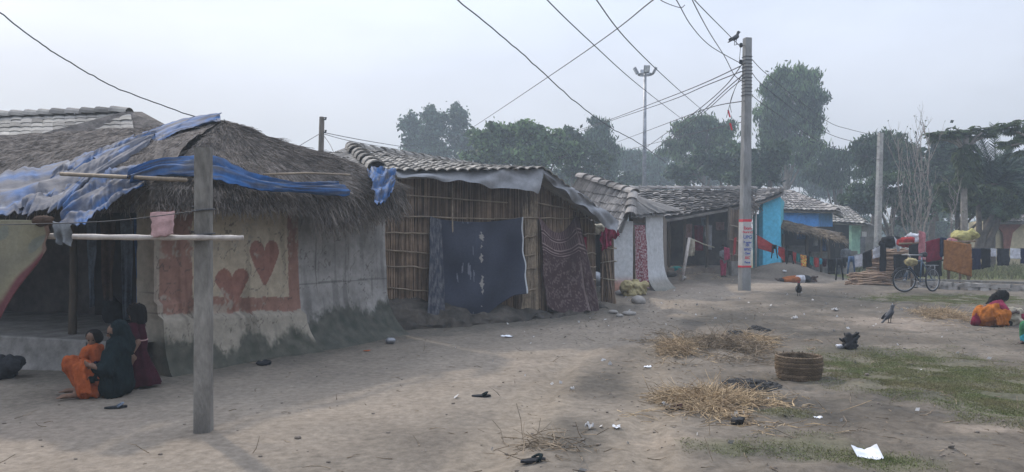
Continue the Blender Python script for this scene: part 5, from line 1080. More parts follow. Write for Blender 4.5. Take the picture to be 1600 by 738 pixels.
# ash, charred stump
def ashheap(px, py, rx, ry, h, label, n):
    cx, cy, ax, ay = ellmask(px, py, rx, ry); b = MB()
    b.add(grid(lambda u, v: (cx + ax * (2 * u - 1) * math.sqrt(max(0, 1 - .5 * (2 * v - 1) ** 2)), cy + ay * (2 * v - 1) * math.sqrt(max(0, 1 - .5 * (2 * u - 1) ** 2)), hgt(cx + ax * (2 * u - 1), cy + ay * (2 * v - 1)) - .012 + (h + .04 * nz(u * 12, v * 6, px)) * max(0, 1 - (2 * u - 1) ** 2 - (2 * v - 1) ** 2)), 50, 26))
    for k in range(n):
        a = random.uniform(0, 6.28); r = random.random() ** .5; x, y = cx + ax * r * math.cos(a), cy + ay * r * math.sin(a); s = random.uniform(.004, .016) * (2 if random.random() < .06 else 1); b.add(ell((x, y, hgt(x, y) + h * max(0, 1 - r * r)), (s * random.uniform(1, 2.2), s, s * .8), 6, 5))
    return tag(b.build('ash_heap', M['ash']), label, 'ash', 'patches of ash in the yard')
ashheap(1172, 603, 44, 9, .022, 'black patch of ash in front of the wicker basket', 700); ashheap(1182, 514, 16, 4, .06, 'small black ash heap far behind the large straw heap', 80); ashheap(1150, 522, 18, 4, .04, 'dark ash patch at the back edge of the large straw heap', 80)
ST = G(1328, 546); st_ = thing('charred_stump', ST, 'charred black stump standing upright on the bare ground', 'stump'); rs = random.Random(5)
body('burnt_wood', [caps(ST + Vector((0, 0, .02)), ST + Vector((-.02, 0, .2)), .1, .05)] + [caps(ST + Vector((rs.uniform(-.08, .08), rs.uniform(-.06, .06), rs.uniform(.02, .16))), ST + Vector((rs.uniform(-.13, .13), rs.uniform(-.08, .08), rs.uniform(.0, .26))), .03, .018) for _ in range(26)], M['black'], st_, .009, 2)
lump('plastic_scrap', G(1312, 545), .05, M['white'], 'crumpled white plastic beside the charred stump', 'litter', vox=.008, seed=2)
def paper(px, py, w_, lb, m='paper', d=.05, seed=0):
    c = G(px, py); s = w_ / FOC * c.y / 2 * .8; b = MB(); r = random.Random(seed + int(px)); a = r.uniform(0, 3)
    def f(u, v):
        x, y = (u - .5) * 2 * s, (v - .5) * 1.7 * s; return (c.x + x * math.cos(a) - y * math.sin(a), c.y + x * math.sin(a) + y * math.cos(a), c.z + .008 + d * abs(nz(u * 2.2, v * 2.2, px)) * 1.6 + d * .5 * abs(u - .5))
    V, F = grid(f, 8, 8); k = len(V); V = V + [(x, y, z - .003) for x, y, z in V]; F = F + [[i + k for i in reversed(q)] for q in F]; b.add((V, F)); return tag(b.build('paper_scrap', M[m]), lb, 'paper', 'scraps of paper on the ground')
c = G(1360, 718); b = MB(); k_ = c.y / FOC   # folded white sheet lying open like a book
v0, v1 = Vector((8, 0, 0)) * k_ + Vector((0, -.05, 0)), Vector((0, 0, 7)) * k_ + Vector((0, .1, 0)); l0, l1 = Vector((-22, 0, 3)) * k_ + Vector((0, -.02, 0)), Vector((-25, 0, 17)) * k_ + Vector((0, .06, 0)); r0, r1 = Vector((17, 0, 2)) * k_ + Vector((0, -.04, 0)), Vector((15, 0, 19)) * k_ + Vector((0, .05, 0))
for p0_, p1_, q0_, q1_, sd_ in ((l0, l1, v0, v1, 1), (v0, v1, r0, r1, 4)):
    f = lambda u, v: c + (p0_.lerp(q0_, u)).lerp(p1_.lerp(q1_, u), v) + Vector((0, 0, .012 * nz(u * 3, v * 3, sd_) * 4 * u * (1 - u) + .006))
    b.add(grid(f, 10, 10)); b.add(grid(lambda u, v: f(1 - u, v) - Vector((0, 0, .002)), 10, 10))
tag(b.build('folded_paper', M['paper']), 'large folded white paper lying in the foreground at lower right', 'paper')
paper(963, 670, 15, 'square white paper in the dark gully at the bottom', d=.02); paper(1012, 575, 13, 'thin white scrap lying left of the ash patch', d=.02); paper(921, 671, 17, 'dull crumpled scrap just left of the square white paper', 'paper_dull'); paper(793, 527, 22, 'white strip lying in front of the mud bank', d=.015); paper(1040, 638, 18, 'dull scrap at the left end of the golden straw', 'paper_dull'); paper(894, 611, 9, 'small white scrap in the middle of the yard', 'paper_dull'); paper(1241, 500, 11, 'white crumpled scrap on the dark ground behind the straw', 'paper_dull', .08); paper(1226, 426, 8, 'tiny white scrap on the grey earth heap', d=.08); paper(1087, 552, 14, 'white scrap lying on the dull straw heap', 'paper_dull', .06); paper(1148, 655, 16, 'pale round scrap at the front of the golden straw', 'paper_dull', .06); paper(1305, 486, 12, 'white scrap among the dark litter behind the crow', 'paper_dull', .06); paper(1278, 655, 14, 'thin white scrap on the dark soil right of the golden straw', d=.02)
lump('coal_lump', G(1152, 664), .06, M['black'], 'small black lump at the front of the golden straw', 'lump', vox=.008, seed=4)
def slipper(px, py, yaw, label, m='greyblue'):
    c = G(px, py); t = thing('slipper', c, label, 'slipper', 'slippers on the ground'); d = Vector((math.cos(yaw), math.sin(yaw), 0)); x = Vector((-d.y, d.x, 0)); b = MB()
    b.add(prism([c + d * .1 * math.cos(a) + x * (.042 + .008 * math.cos(a)) * math.sin(a) + Vector((0, 0, .004)) for a in np.linspace(0, 6.28, 17)[:16]], (0, 0, .016))); b.build('sole', M['charcoal'], t)
    b = MB(); b.add(tube([c + d * (.01 + .05 * math.sin(a)) + x * (.045 * math.cos(a)) + Vector((0, 0, .016 + .03 * math.sin(a))) for a in np.linspace(0, math.pi, 9)], .016, 6, True, .5)); b.build('strap', M[m], t, True)
slipper(181, 639, .5, 'single dark grey slipper on the ground in front of the girl'); slipper(752, 621, .1, 'dark green flattened slipper alone in the middle of the yard', 'green_dark'); slipper(1055, 641, .2, 'purple slipper beside the golden straw heap', 'maroon'); slipper(833, 722, .4, 'dark green slipper near the bottom edge of the yard', 'green_dark')
lump('rag', G(412, 571), .09, M['charcoal'], 'dark patterned rag on the ground below the painted wall', 'rag', vox=.012, flat_=.35)
c = G(610, 538); b = MB(); b.add(caps(c + Vector((-.03, 0, .05)), c + Vector((.03, .02, .05)), .05, .05)); tag(b.build('tin', M['metal_grey'], None, True), 'shiny round tin lying at the foot of the grey cement wall', 'tin')
b = MB(); c = G(572, 550); b.add(prism([c + Vector((-.05, 0, .012)), c + Vector((.04, -.02, .012)), c + Vector((.06, .04, .02)), c + Vector((-.03, .05, .012))], (0, 0, .004))); tag(b.build('orange_wrapper', M['orange']), 'small orange wrapper on the ground left of the tin', 'wrapper')
rock(1060, 425, 16, 'dark broken brick at the porch foot left of the leaning post', 'mud_dark', 'rubble at the porch foot', seed=2); rock(1048, 432, 20, 'low dark earth lump at the porch foot beside the whitewashed hut', 'mud_dark', 'rubble at the porch foot', .5, 4)
lump('teal_bundle', G(1063, 432) + Vector((0, .6, .1)), .22, M['teal'], 'teal cloth bundle by the foot of the leaning post', 'cloth', seed=12, vox=.025); rock(1068, 436, 8, 'small white block on the ground right of the leaning post', 'paper_dull', 'rubble at the porch foot', seed=8)
# ================================================================ BIRDS
def bird(loc, yaw, s, label, pitch=.35, hen=False, body_m='crow', cat='crow'):
    loc = Vector(loc); t = thing('crow' if not hen else 'hen', loc, label, cat); R3 = Matrix.Rotation(yaw, 3, 'Z') @ Matrix.Rotation(-pitch, 3, 'Y'); h = .2 * s if hen else .17 * s
    q = lambda x, y, z: loc + Vector((0, 0, h)) + R3 @ (Vector((x, y, z)) * s)
    pr = [caps(q(-.07, 0, 0), q(.06, 0, .02), .055 * s, .06 * s), caps(q(.06, 0, .03), q(.13, 0, .085), .045 * s, .036 * s), ell(q(.15, 0, .1), (.042 * s,) * 3)]
    if hen: pr += [caps(q(-.05, 0, .02), q(-.05, 0, -.03), .085 * s, .085 * s)] + [caps(q(-.11, 0, .04), q(-.2, .02 * k, .13 + .02 * abs(k)), .035 * s, .012 * s) for k in (-1, 0, 1)]
    else: pr += [caps(q(-.08, 0, -.005), q(-.27, .012 * k, -.035), .03 * s, .014 * s) for k in (-1, 0, 1)]
    o = body('bird_body', pr, M[body_m], t, .008 * s if s > .8 else .006)
    for k in (-1, 1): b = MB(); b.add(ell(q(-.06, .052 * k, .01), (.13 * s, .016 * s, .045 * s), 10, 7, R3)); b.build('wing', M['crow'], t, True)
    b = MB(); b.add(caps(q(.175, 0, .1), q(.24, 0, .085), .016 * s, .004 * s, 7)); b.build('beak', M['black' if not hen else 'ochre'], t, True)
    for k in (-1, 1):
        a = q(-.0, .028 * k, -.04); g = loc + Vector((0, 0, .004)) + Matrix.Rotation(yaw, 3, 'Z') @ Vector((0, .03 * k * s, 0)); f = Matrix.Rotation(yaw, 3, 'Z') @ Vector((.05 * s, 0, 0)); b = MB(); b.add(tube([a, a.lerp(g, .5) - f * .2, g], [.012 * s, .007 * s, .006 * s], 6)); 
        for e in (-.5, 0, .5, 3.14): b.add(tube([g, g + Matrix.Rotation(e, 3, 'Z') @ f * (.9 if e < 3 else .5)], [.006 * s, .003 * s], 5))
        b.build('leg', M['black'], t, True)
    if hen: b = MB(); b.add(ell(q(.155, 0, .15), (.035 * s, .008 * s, .02 * s), 8, 6)); b.build('comb', M['red'], t, True)
bird(G(1390, 505), .35, .95, 'grey black crow standing on the ground facing right', .55, False, 'crow_grey')
c = P(1149, 68, 20.9); bird(c + Vector((0, 0, -.04)), .5, 1.1, 'black crow perched on a cable beside the pole top', .4)
bird(G(1248, 463), 1.2, .95, 'black hen pecking on the dark ground behind the straw', .1, True, 'black', 'hen'); 
# ================================================================ PEOPLE
class Pose:
    def __init__(s, px, py): s.o = G(px, py); s.Y = s.o.y; s.gx = s.o.x; s.px = px; s.py = py; s.k = s.Y / FOC
    def __call__(s, px, py, d=0.0): return s.o + Vector(((px - s.px) * s.k, d, (s.py - py) * s.k))
J = Pose(165, 618)
W1 = thing('person', J.o, 'person in orange trousers and dark green shawl sitting on the ground with a toddler', 'person')
hc = J(179, 520, .02); hf = (-.8, -.55, -.2); hu = (-.1, 0, 1)
parts = head(hc, hf, hu, .09) + [caps(J(182, 532, .03), J(184, 542, .04), .045, .055), caps(J(180, 548, .03), J(180, 592, .03), .085, .085)]
sR, sL = J(180, 548, -.11), J(184, 546, .18)
eR_, wR = J(183, 575, -.2), J(163, 566, -.24); eL_, wL = J(160, 570, .2), J(140, 562, .12)
parts += [caps(sR, eR_, .05, .042), caps(eR_, wR, .04, .028), caps(sL, eL_, .05, .042), caps(eL_, wL, .04, .028)] + hand(wR, (-1, .3, .15), (0, 1, .2), 1) + hand(wL, (-.8, -.6, .1), (0, -1, 0), 1)
parts += [caps(J(184, 599, .0), J(142, 574, -.14), .08, .07), caps(J(142, 574, -.14), J(136, 612, -.18), .065, .04), caps(J(182, 599, .18), J(108, 572, .06), .08, .07), caps(J(108, 572, .06), J(122, 608, .02), .065, .04)]
parts += foot(J(134, 613, -.2) + Vector((0, 0, .005)), (-.75, -.65, 0), 1) + foot(J(121, 610, .0), (-.9, -.4, 0), 1)
body('body', parts, M['skin'], W1, .0085, 4); features(W1, hc, hf, hu, .09)
body('trousers', [caps(J(178, 599, -.02), J(143, 573, -.15), .1, .095), caps(J(142, 573, -.15), J(146, 606, -.16), .1, .095), caps(J(146, 606, -.16), J(160, 611, -.12), .085, .05), caps(J(176, 598, .16), J(107, 571, .06), .1, .095), caps(J(106, 571, .06), J(122, 600, .04), .098, .075), caps(J(124, 600, .03), J(150, 608, .0), .06, .06), caps(J(132, 582, -.05), J(160, 600, -.02), .06, .09)] + [caps(J(140 + k * 6, 574 + k * 4, -.235), J(147 + k * 5, 608, -.24), .012, .02, 6) for k in range(4)], M['orange'], W1, .01, 2, .045, .065)
body('shawl', [ell(J(183, 517, .05), (.1, .115, .115)), caps(J(187, 524, .08), J(188, 545, .09), .085, .11), caps(J(181, 549, -.1), J(184, 551, .18), .08, .08), caps(J(183, 552, .08), J(185, 602, .08), .105, .12), caps(J(184, 556, -.06), J(183, 606, -.1), .09, .115), caps(J(186, 556, .0), J(186, 602, .0), .115, .125), caps(J(185, 604, .16), J(185, 606, -.08), .1, .115), caps(J(183, 582, -.1), J(183, 602, -.1), .11, .125), caps(J(188, 532, .05), J(186, 548, 0), .08, .125), caps(J(184, 540, -.04), J(184, 575, -.04), .1, .115), caps(J(181, 549, -.12), eR_ + Vector((.01, 0, 0)), .075, .07), caps(eR_, wR.lerp(eR_, .45), .065, .05), caps(J(172, 566, -.1), J(160, 588, -.16), .05, .05)], M['green_dark'], W1, .01, 2, .05, .05)
b = MB(); ph = wL + Vector((-.07, -.05, .1)); b.add(box(ph, (.012, .07, .13), .5)); tag(b.build('mobile_phone', M['black']), 'dark mobile phone held above the orange knees', 'phone')
J0 = J; J = lambda px, py, d=0.0: J0(px - 3, py - 2, d + .16)
T = thing('person', J(146, 585, -.12), 'toddler in an orange top sitting on the lap of the person in the shawl', 'person')
tc = J(144, 531, -.12); tf = (.25, -.85, -.4); parts = head(tc, tf, (0, 0, 1), .078) + [caps(J(144, 541, -.12), J(145, 546, -.12), .035, .045), caps(J(145, 551, -.12), J(148, 578, -.1), .07, .08), caps(J(141, 549, -.2), J(140, 563, -.25), .032, .028), caps(J(140, 563, -.25), J(150, 569, -.27), .026, .02), caps(J(149, 549, -.04), J(134, 562, -.02), .032, .028), caps(J(134, 562, -.02), J(126, 568, -.06), .026, .02), caps(J(150, 580, -.16), J(162, 590, -.27), .05, .042), caps(J(162, 590, -.27), J(150, 600, -.3), .04, .028), caps(J(146, 580, -.04), J(132, 585, -.02), .05, .04), caps(J(132, 585, -.02), J(128, 596, -.02), .038, .028)] + hand(J(150, 569, -.27), (1, -.1, 0), (0, -1, 0), .6) + hand(J(126, 568, -.06), (-1, -.2, -.2), (0, 1, 0), .6) + foot(J(149, 601, -.31), (-.8, -.5, -.1), .6) + foot(J(127, 597, -.03), (-.8, -.5, -.1), .6)
body('body', parts, M['skin'], T, .007, 4); features(T, tc, tf, (0, 0, 1), .078)
body('hair', [ell(J(145, 527.5, -.1), (.082, .082, .068)), ell(J(147, 531, -.085), (.075, .07, .07))], M['hair'], T, .008, 3)
body('top', [caps(J(145, 551, -.12), J(148, 566, -.11), .085, .09), caps(J(141, 549, -.2), J(140, 558, -.235), .048, .045), caps(J(149, 549, -.04), J(139, 557, -.03), .048, .045), caps(J(144, 545, -.12), J(145, 550, -.12), .055, .075)], M['orange'], T, .01, 3, .02, .05)
body('dark_cloth', [caps(J(148, 568, -.11), J(150, 582, -.1), .092, .1), caps(J(150, 581, -.16), J(160, 588, -.25), .062, .056), caps(J(146, 581, -.04), J(134, 584, -.02), .06, .05)], M['navy'], T, .011, 3, .03, .05)
J = Pose(218, 606); K = J.k; gx, gy, gz = J.o
Gl = thing('person', J.o, 'girl in a long maroon dress standing behind the seated person and holding a stick', 'person'); hc = J(211, 488, 0); hf = (-.85, .3, -.25); hu = (0, 0, 1)
parts = head(hc, hf, hu, .093) + [caps(J(214, 499), J(215, 505), .034, .042), caps(J(214, 512), J(215, 552, .0), .068, .068), caps(J(215, 553), J(216, 562), .07, .075)]
a1, e1, w1 = J(214, 510, -.12), J(228, 532, -.17), J(223, 546, -.22); a2, e2, w2 = J(213, 510, .1), J(199, 527, .12), J(190, 540, .08)
parts += [caps(a1, e1, .032, .028), caps(e1, w1, .027, .02), caps(a2, e2, .032, .028), caps(e2, w2, .027, .02), caps(J(215, 560, -.05), J(215, 585, -.05), .062, .045), caps(J(215, 585, -.05), J(215, 603, -.05), .042, .03), caps(J(219, 560, .05), J(219, 585, .05), .062, .045), caps(J(219, 585, .05), J(219, 603, .05), .042, .03)] + hand(w1, (-.3, -.1, .15), (-.6, .6, 0), .75) + hand(w2, (-.8, -.3, -.3), (0, 1, 0), .75) + foot(J(215, 603, -.05), (-.9, -.3, 0), .75) + foot(J(219, 603, .05), (-.9, -.1, 0), .75)
body('body', parts, M['skin'], Gl, .007, 4); features(Gl, hc, hf, hu, .093)
body('hair', [ell(J(213, 484.5, .0), (.1, .1, .082)), caps(J(216, 488), J(218, 500), .088, .075), caps(J(212, 490, .07), J(214, 500, .07), .035, .03), caps(J(212, 490, -.07), J(214, 501, -.075), .035, .03)], M['hair'], Gl, .009, 3, .025, .03)
def dress(u, v):
    a = 2 * math.pi * u; zc = 510 + 90 * v; fl = [.075, .09, .098, .085, .115, .15, .185, .215]; q = v * 7; i = min(6, int(q)); r = fl[i] + (fl[i + 1] - fl[i]) * (q - i); r *= 1 + .1 * v * math.sin(a * 9 + 2) + .03 * nz(math.cos(a) * 2, math.sin(a) * 2, v * 3); c = J(215 + 4 * v, zc); return (c.x + r * math.cos(a), c.y + r * .85 * math.sin(a), c.z)
b = MB(); b.add(grid(dress, 72, 40)); b.add(ell(J(215, 509), (.078, .07, .035))); b.add(ell(J(216, 530), (.095, .085, .16))); ds = b.build('dress', M['maroon'], Gl, True)
body('sleeves', [caps(a1, a1.lerp(e1, .7), .05, .045), caps(a2, a2.lerp(e2, .7), .05, .045), caps(a1, a2, .055, .055)], M['maroon'], Gl, .01, 4)
b = MB(); b.add(tube([J(215, 531) + Vector((.102 * math.cos(a), .088 * math.sin(a), .004 * math.sin(3 * a))) for a in np.linspace(0, 6.28, 25)], .008, 5)); b.build('belt', M['palepink'], Gl, True)
b = MB(); b.add(caps(J(202, 519, .1), J(199, 524, .11), .042, .038)); b.build('cuff', M['beige'], Gl, True)
sk_ = MB(); bot = J(206, 612, -.32); bot.z = hgt(bot.x, bot.y); top = J(225, 538, -.215); sk_.add(tube([bot, bot.lerp(top, .3) + Vector((.012, 0, 0)), bot.lerp(top, .65) - Vector((.01, 0, 0)), top], [.017, .015, .016, .014], 8)); tag(sk_.build('walking_stick', M['wood'], None, True), 'crooked wooden stick held by the girl in the maroon dress', 'stick')
# squatting woman
J = Pose(1550, 509); Wm = thing('person', J.o, 'person with long black hair squatting in an orange sari at the right', 'person'); hc = J(1567, 465); hf = (.75, -.2, -.6); hu = (.6, 0, .8); 
parts = head(hc, hf, hu, .1) + [caps(J(1563, 471), J(1560, 474), .05, .06), caps(J(1556, 477), J(1537, 492), .12, .14)]
a1, e1, w1 = J(1559, 478, -.14), J(1566, 490, -.2), J(1577, 487, -.16); a2, e2, w2 = J(1560, 477, .14), J(1570, 488, .2), J(1579, 486, .06)
parts += [caps(a1, e1, .045, .038), caps(e1, w1, .036, .026), caps(a2, e2, .045, .038), caps(e2, w2, .036, .026)] + hand(w1, (1, .1, -.15), (0, 1, -.3), 1) + hand(w2, (1, -.1, -.2), (0, -1, -.3), 1)
parts += [caps(J(1537, 497, -.1), J(1562, 490, -.17), .09, .075), caps(J(1562, 490, -.17), J(1554, 507, -.16), .065, .04), caps(J(1537, 497, .1), J(1562, 490, .17), .09, .075), caps(J(1562, 490, .17), J(1554, 507, .16), .065, .04)] + foot(J(1554, 507.5, -.16), (1, -.1, 0), 1) + foot(J(1554, 507.5, .16), (1, .1, 0), 1)
body('body', parts, M['skin_dark'], Wm, .0095, 4); features(Wm, hc, hf, hu, .1)
body('hair', [ell(J(1567, 462.5), (.115, .11, .105)), caps(J(1563, 463), J(1552, 468), .095, .08), caps(J(1552, 468), J(1542, 479), .075, .04)], M['hair'], Wm, .011, 3, .03, .03)
body('blouse', [caps(J(1557, 477), J(1549, 484), .135, .14), caps(a1, a1.lerp(e1, .55), .065, .06), caps(a2, a2.lerp(e2, .55), .065, .06)], M['hotpink'], Wm, .014, 4)
body('sari', [caps(J(1536, 494, 0), J(1538, 498, 0), .19, .19), caps(J(1536, 496, -.1), J(1563, 490, -.17), .13, .1), caps(J(1563, 491, -.17), J(1556, 503, -.16), .1, .1), caps(J(1536, 496, .1), J(1563, 490, .17), .13, .1), caps(J(1563, 491, .17), J(1556, 503, .16), .1, .1), caps(J(1541, 503, -.05), J(1558, 504, 0), .09, .11), caps(J(1552, 480, -.08), J(1538, 488, -.1), .09, .12)] + [caps(J(1540 + 4 * k, 490, -.26), J(1545 + 4 * k, 506, -.26), .014, .02, 6) for k in range(5)], M['saree_orange'], Wm, .012, 2, .06, .09)
body('sari_end', [caps(J(1533, 488, .0), J(1525, 502, -.02), .1, .1), caps(J(1525, 501, -.02), J(1521, 506, 0), .08, .06)], M['darkred'], Wm, .018, 3, .05, .08)
lump('cloth_bundle', J(1578, 507, 0) - Vector((0, 0, .02)), .2, M['beige'], 'white cloth bundle in the hands of the squatting person', 'cloth', seed=14, n=12, flat_=1.1); lump('cloth_bundle', J(1590, 509, .05), .17, M['darkred'], 'dark red bundle on the ground right of the white cloth', 'cloth', seed=15, flat_=.9); lump('cloth_bundle', J(1571, 511, -.05), .12, M['blackcloth'], 'black cloth on the ground under the white bundle', 'cloth', seed=16)
J = Pose(1606, 538); Wg = thing('person', J.o, 'person in a green and cyan sari squatting, mostly cut by the right edge', 'person'); hc = J(1625, 478); hf, hu = (-.6, -.6, -.4), (-.2, -.1, 1)
parts = head(hc, hf, hu, .1) + [caps(J(1625, 488), J(1624, 492), .045, .06), caps(J(1624, 497), J(1622, 520), .12, .14), caps(J(1617, 498, -.1), J(1612, 515, -.2), .045, .036), caps(J(1612, 515, -.2), J(1603, 522, -.25), .034, .026), caps(J(1632, 498, .1), J(1622, 512, -.2), .045, .036), caps(J(1622, 512, -.2), J(1612, 524, -.3), .034, .026), caps(J(1622, 528, -.1), J(1604, 512, -.15), .09, .07), caps(J(1604, 512, -.15), J(1608, 535, -.12), .06, .04), caps(J(1624, 528, .1), J(1610, 510, .1), .09, .07), caps(J(1610, 510, .1), J(1612, 535, .1), .06, .04)] + hand(J(1603, 522, -.25), (-.5, -.6, -.5), (0, 1, 0)) + hand(J(1612, 524, -.3), (-.5, -.6, -.5), (0, 1, 0)) + foot(J(1607, 536, -.13), (-.9, -.4, 0)) + foot(J(1611, 536, .1), (-.9, -.3, 0))
body('body', parts, M['skin_dark'], Wg, .01, 4); features(Wg, hc, hf, hu, .1); body('hair', [ell(J(1627, 475), (.11, .11, .1)), caps(J(1630, 480), J(1632, 494), .08, .05)], M['hair'], Wg, .014, 3)
body('sari', [caps(J(1624, 498), J(1624, 522), .15, .17), caps(J(1622, 527, -.1), J(1605, 513, -.15), .12, .1), caps(J(1604, 513, -.15), J(1607, 527, -.13), .1, .1), caps(J(1624, 527, .1), J(1611, 511, .1), .12, .1), caps(J(1611, 512, .1), J(1612, 527, .1), .1, .1)], M['greensaree'], Wg, .018, 3, .05, .1); body('petticoat', [caps(J(1606, 527, -.13), J(1607, 534, -.13), .11, .1), caps(J(1612, 527, .1), J(1612, 534, .1), .11, .1), caps(J(1622, 530), J(1612, 534), .13, .1)], M['cyan'], Wg, .018, 4)
# person lying on the ground
J = Pose(1244, 441); Y0 = J.o; Lp = thing('person', Y0, 'person in orange trousers and white shirt lying on the ground by the washing line', 'person'); hc = J(1270, 436.5); hf, hu = (.1, -.85, .4), (1, 0, .1)
z = .1
parts = head(hc, hf, hu, .1) + [caps(J(1265, 437), J(1264, 437), .05, .06), caps(J(1260, 436.5), J(1247, 437), .12, .12), caps(J(1260, 436.5, -.12), J(1264, 439, -.26), .045, .036), caps(J(1264, 439, -.26), J(1270, 439.5, -.16), .034, .026), caps(J(1260, 433.5, .05), J(1266, 434, -.02), .045, .036), caps(J(1266, 434, -.02), J(1271, 433, -.08), .034, .026), caps(J(1246, 437, -.06), J(1232, 438, -.1), .085, .07), caps(J(1232, 438, -.1), J(1219, 438.6, -.05), .06, .04), caps(J(1246, 435.5, .06), J(1232, 436, .04), .085, .07), caps(J(1232, 436, .04), J(1220, 437.6, .1), .06, .04)] + hand(J(1270, 439.5, -.16), (1, .2, 0), (0, 1, 0)) + hand(J(1271, 433, -.08), (.9, -.3, .1), (0, -1, 0)) + foot(J(1218, 438.8, -.05), (-.9, -.2, .2)) + foot(J(1218, 437.8, .1), (-.9, -.2, .3))
body('body', parts, M['skin_dark'], Lp, .01, 4); features(Lp, hc, hf, hu, .1); body('hair', [ell(J(1271.5, 436, .03), (.1, .1, .11))], M['hair'], Lp, .014, 3)
body('shirt', [caps(J(1256, 436.5), J(1247, 437), .145, .15)], M['white'], Lp, .016, 4); body('vest', [caps(J(1261, 436.5), J(1257, 436.5), .14, .148), caps(J(1260, 436.5, -.12), J(1263, 438.5, -.22), .06, .052), caps(J(1260, 433.5, .05), J(1264, 434, 0), .06, .052)], M['charcoal'], Lp, .016, 4)
body('trousers', [caps(J(1246, 437, -.06), J(1232, 438, -.1), .11, .095), caps(J(1232, 438, -.1), J(1226, 438.4, -.08), .09, .08), caps(J(1246, 435.5, .06), J(1232, 436, .04), .11, .095), caps(J(1232, 436, .04), J(1226, 437, .07), .09, .08)], M['orange_dark'], Lp, .016, 4); body('leggings', [caps(J(1226, 438.4, -.08), J(1219, 438.7, -.05), .065, .05), caps(J(1226, 437, .07), J(1220, 437.7, .1), .065, .05)], M['charcoal'], Lp, .014, 4)
# child in pink in the porch, man sitting by the green house
def stander(o, H_, yaw, label, shirt, legs, extra=None, seated=False):
    o = Vector(o); t = thing('person', o, label, 'person'); Rz_ = Matrix.Rotation(yaw, 3, 'Z'); q = lambda x, y, z: o + Rz_ @ (Vector((x, y, z)) * H_)
    f = Rz_ @ Vector((0, -1, 0)); dz = -.27 if seated else 0; c = q(0, 0, .93 + dz); pr = head(c, f, (0, 0, 1), .062 * H_) + [caps(q(0, 0, .86 + dz), q(0, 0, .83 + dz), .03 * H_, .036 * H_), caps(q(0, 0, .76 + dz), q(0, 0, .56 + dz), .08 * H_, .078 * H_)]
    arms = []; lg = []
    for s in (-1, 1):
        a, e, w_ = q(.105 * s, 0, .79 + dz), q(.135 * s, -.02, .63 + dz), q(.09 * s, -.16, .56 + dz); arms.append((a, e)); pr += [caps(a, e, .03 * H_, .025 * H_), caps(e, w_, .024 * H_, .017 * H_)] + hand(w_, f + Vector((0, 0, -.4)), (-s, 0, 0), .6 * H_ / 1.0)
        h = q(.05 * s, 0, .51 + dz); kn, an = (q(.055 * s, -.22, .3), q(.06 * s, -.18, .04)) if seated else (q(.055 * s, -.01, .28), q(.06 * s, 0, .04)); lg.append((h, kn, an)); pr += [caps(h, kn, .05 * H_, .035 * H_), caps(kn, an, .034 * H_, .022 * H_)] + foot(an - Vector((0, 0, .015 * H_)), f, .75 * H_)
    body('body', pr, M['skin_dark'], t, .009, 4); features(t, c, f, (0, 0, 1), .062 * H_); body('hair', [ell(c + Vector((0, 0, .016 * H_)) - f * .012 * H_, (.066 * H_, .066 * H_, .06 * H_))], M['hair'], t, .01, 3)
    body('shirt', [caps(q(0, 0, .77 + dz), q(0, 0, .5 + dz), .095 * H_, .1 * H_)] + [caps(a, a.lerp(e, .7), .045 * H_, .04 * H_) for a, e in arms], M[shirt], t, .014, 4)
    body('trousers', [caps(h, k, .07 * H_, .055 * H_) for h, k, a in lg] + [caps(k, k.lerp(a, .85), .053 * H_, .045 * H_) for h, k, a in lg], M[legs], t, .014, 4); return q
g = Vector((*P(1130, 380, 26.9).xy, 0)); g.z = hgt(g.x, g.y); stander(g, 1.1, .5, 'small child in grey and red standing at the porch beside the reed panel', 'grey', 'hotpink')
tag(sheet('hung_cloth', M['hotpink'], P(1131, 386, 26.6), P(1140, 388, 26.6), P(1132, 408, 26.6), P(1141, 405, 26.6), 12, 14, .06, 1.5, 3), 'bright pink cloth hanging beside the child at the porch', 'cloth')
g = Vector((*P(1322, 380, 33).xy, .2)); g.z = hgt(g.x, g.y) + .25; stander(g, 1.45, -.9, 'person in a grey shirt sitting before the green house', 'grey', 'charcoal', seated=True)
b = MB(); b.add(([g + Vector((v.x, v.y + .08, v.z)) for v in box((0, 0, .12), (.5, .4, .24))[0]], box((0, 0, 0), (1, 1, 1))[1])); b.add(([g + Vector((v.x, v.y + .08, v.z)) for v in box((0, 0, -.13), (.62, .5, .26))[0]], box((0, 0, 0), (1, 1, 1))[1])); tag(b.build('seat_block', M['stone']), 'rough stone block under the sitting person before the green house', 'seat')
# ================================================================ TREES
def crown_pts(blobs, per, clump, spread, hang=False):
    """leaf positions gathered in clumps inside the ellipsoids"""
    out = []
    sub = []
    for c, r in blobs:
        for q in range(7):
            d = RNG.normal(0, 1, 3); d /= np.linalg.norm(d); f = RNG.uniform(.42, .66); sub.append((np.array(c) + d * np.array(r) * RNG.uniform(.3, .7), tuple(np.array(r) * f * (1 if not hang else .85) * RNG.uniform(.75, 1.2, 3))))
        for q in range(4):
            d = RNG.normal(0, 1, 3); d[2] = abs(d[2]) * .8 + .1; d /= np.linalg.norm(d); sub.append((np.array(c) + d * np.array(r) * RNG.uniform(.85, 1.15), tuple(np.array(r) * RNG.uniform(.16, .3))))
    for c, r in sub:
        n = max(6, int(clump * (r[0] * r[1] * r[2]) ** .5)); d = RNG.normal(0, 1, (n, 3)); d /= np.linalg.norm(d, axis=1, keepdims=True); rad = RNG.random(n) ** .4
        cc = np.array(c) + d * rad[:, None] * np.array(r); k = RNG.integers(per // 2, per * 2, n); p = np.repeat(cc, k, axis=0); out.append(p + RNG.normal(0, 1, p.shape) * spread * .7 * np.where(RNG.random((len(p), 1)) < .05, 1.8, 1) * np.array((1, 1, .7 if not hang else 2.6)))
    return np.vstack(out)
TG = 'trees behind the houses'
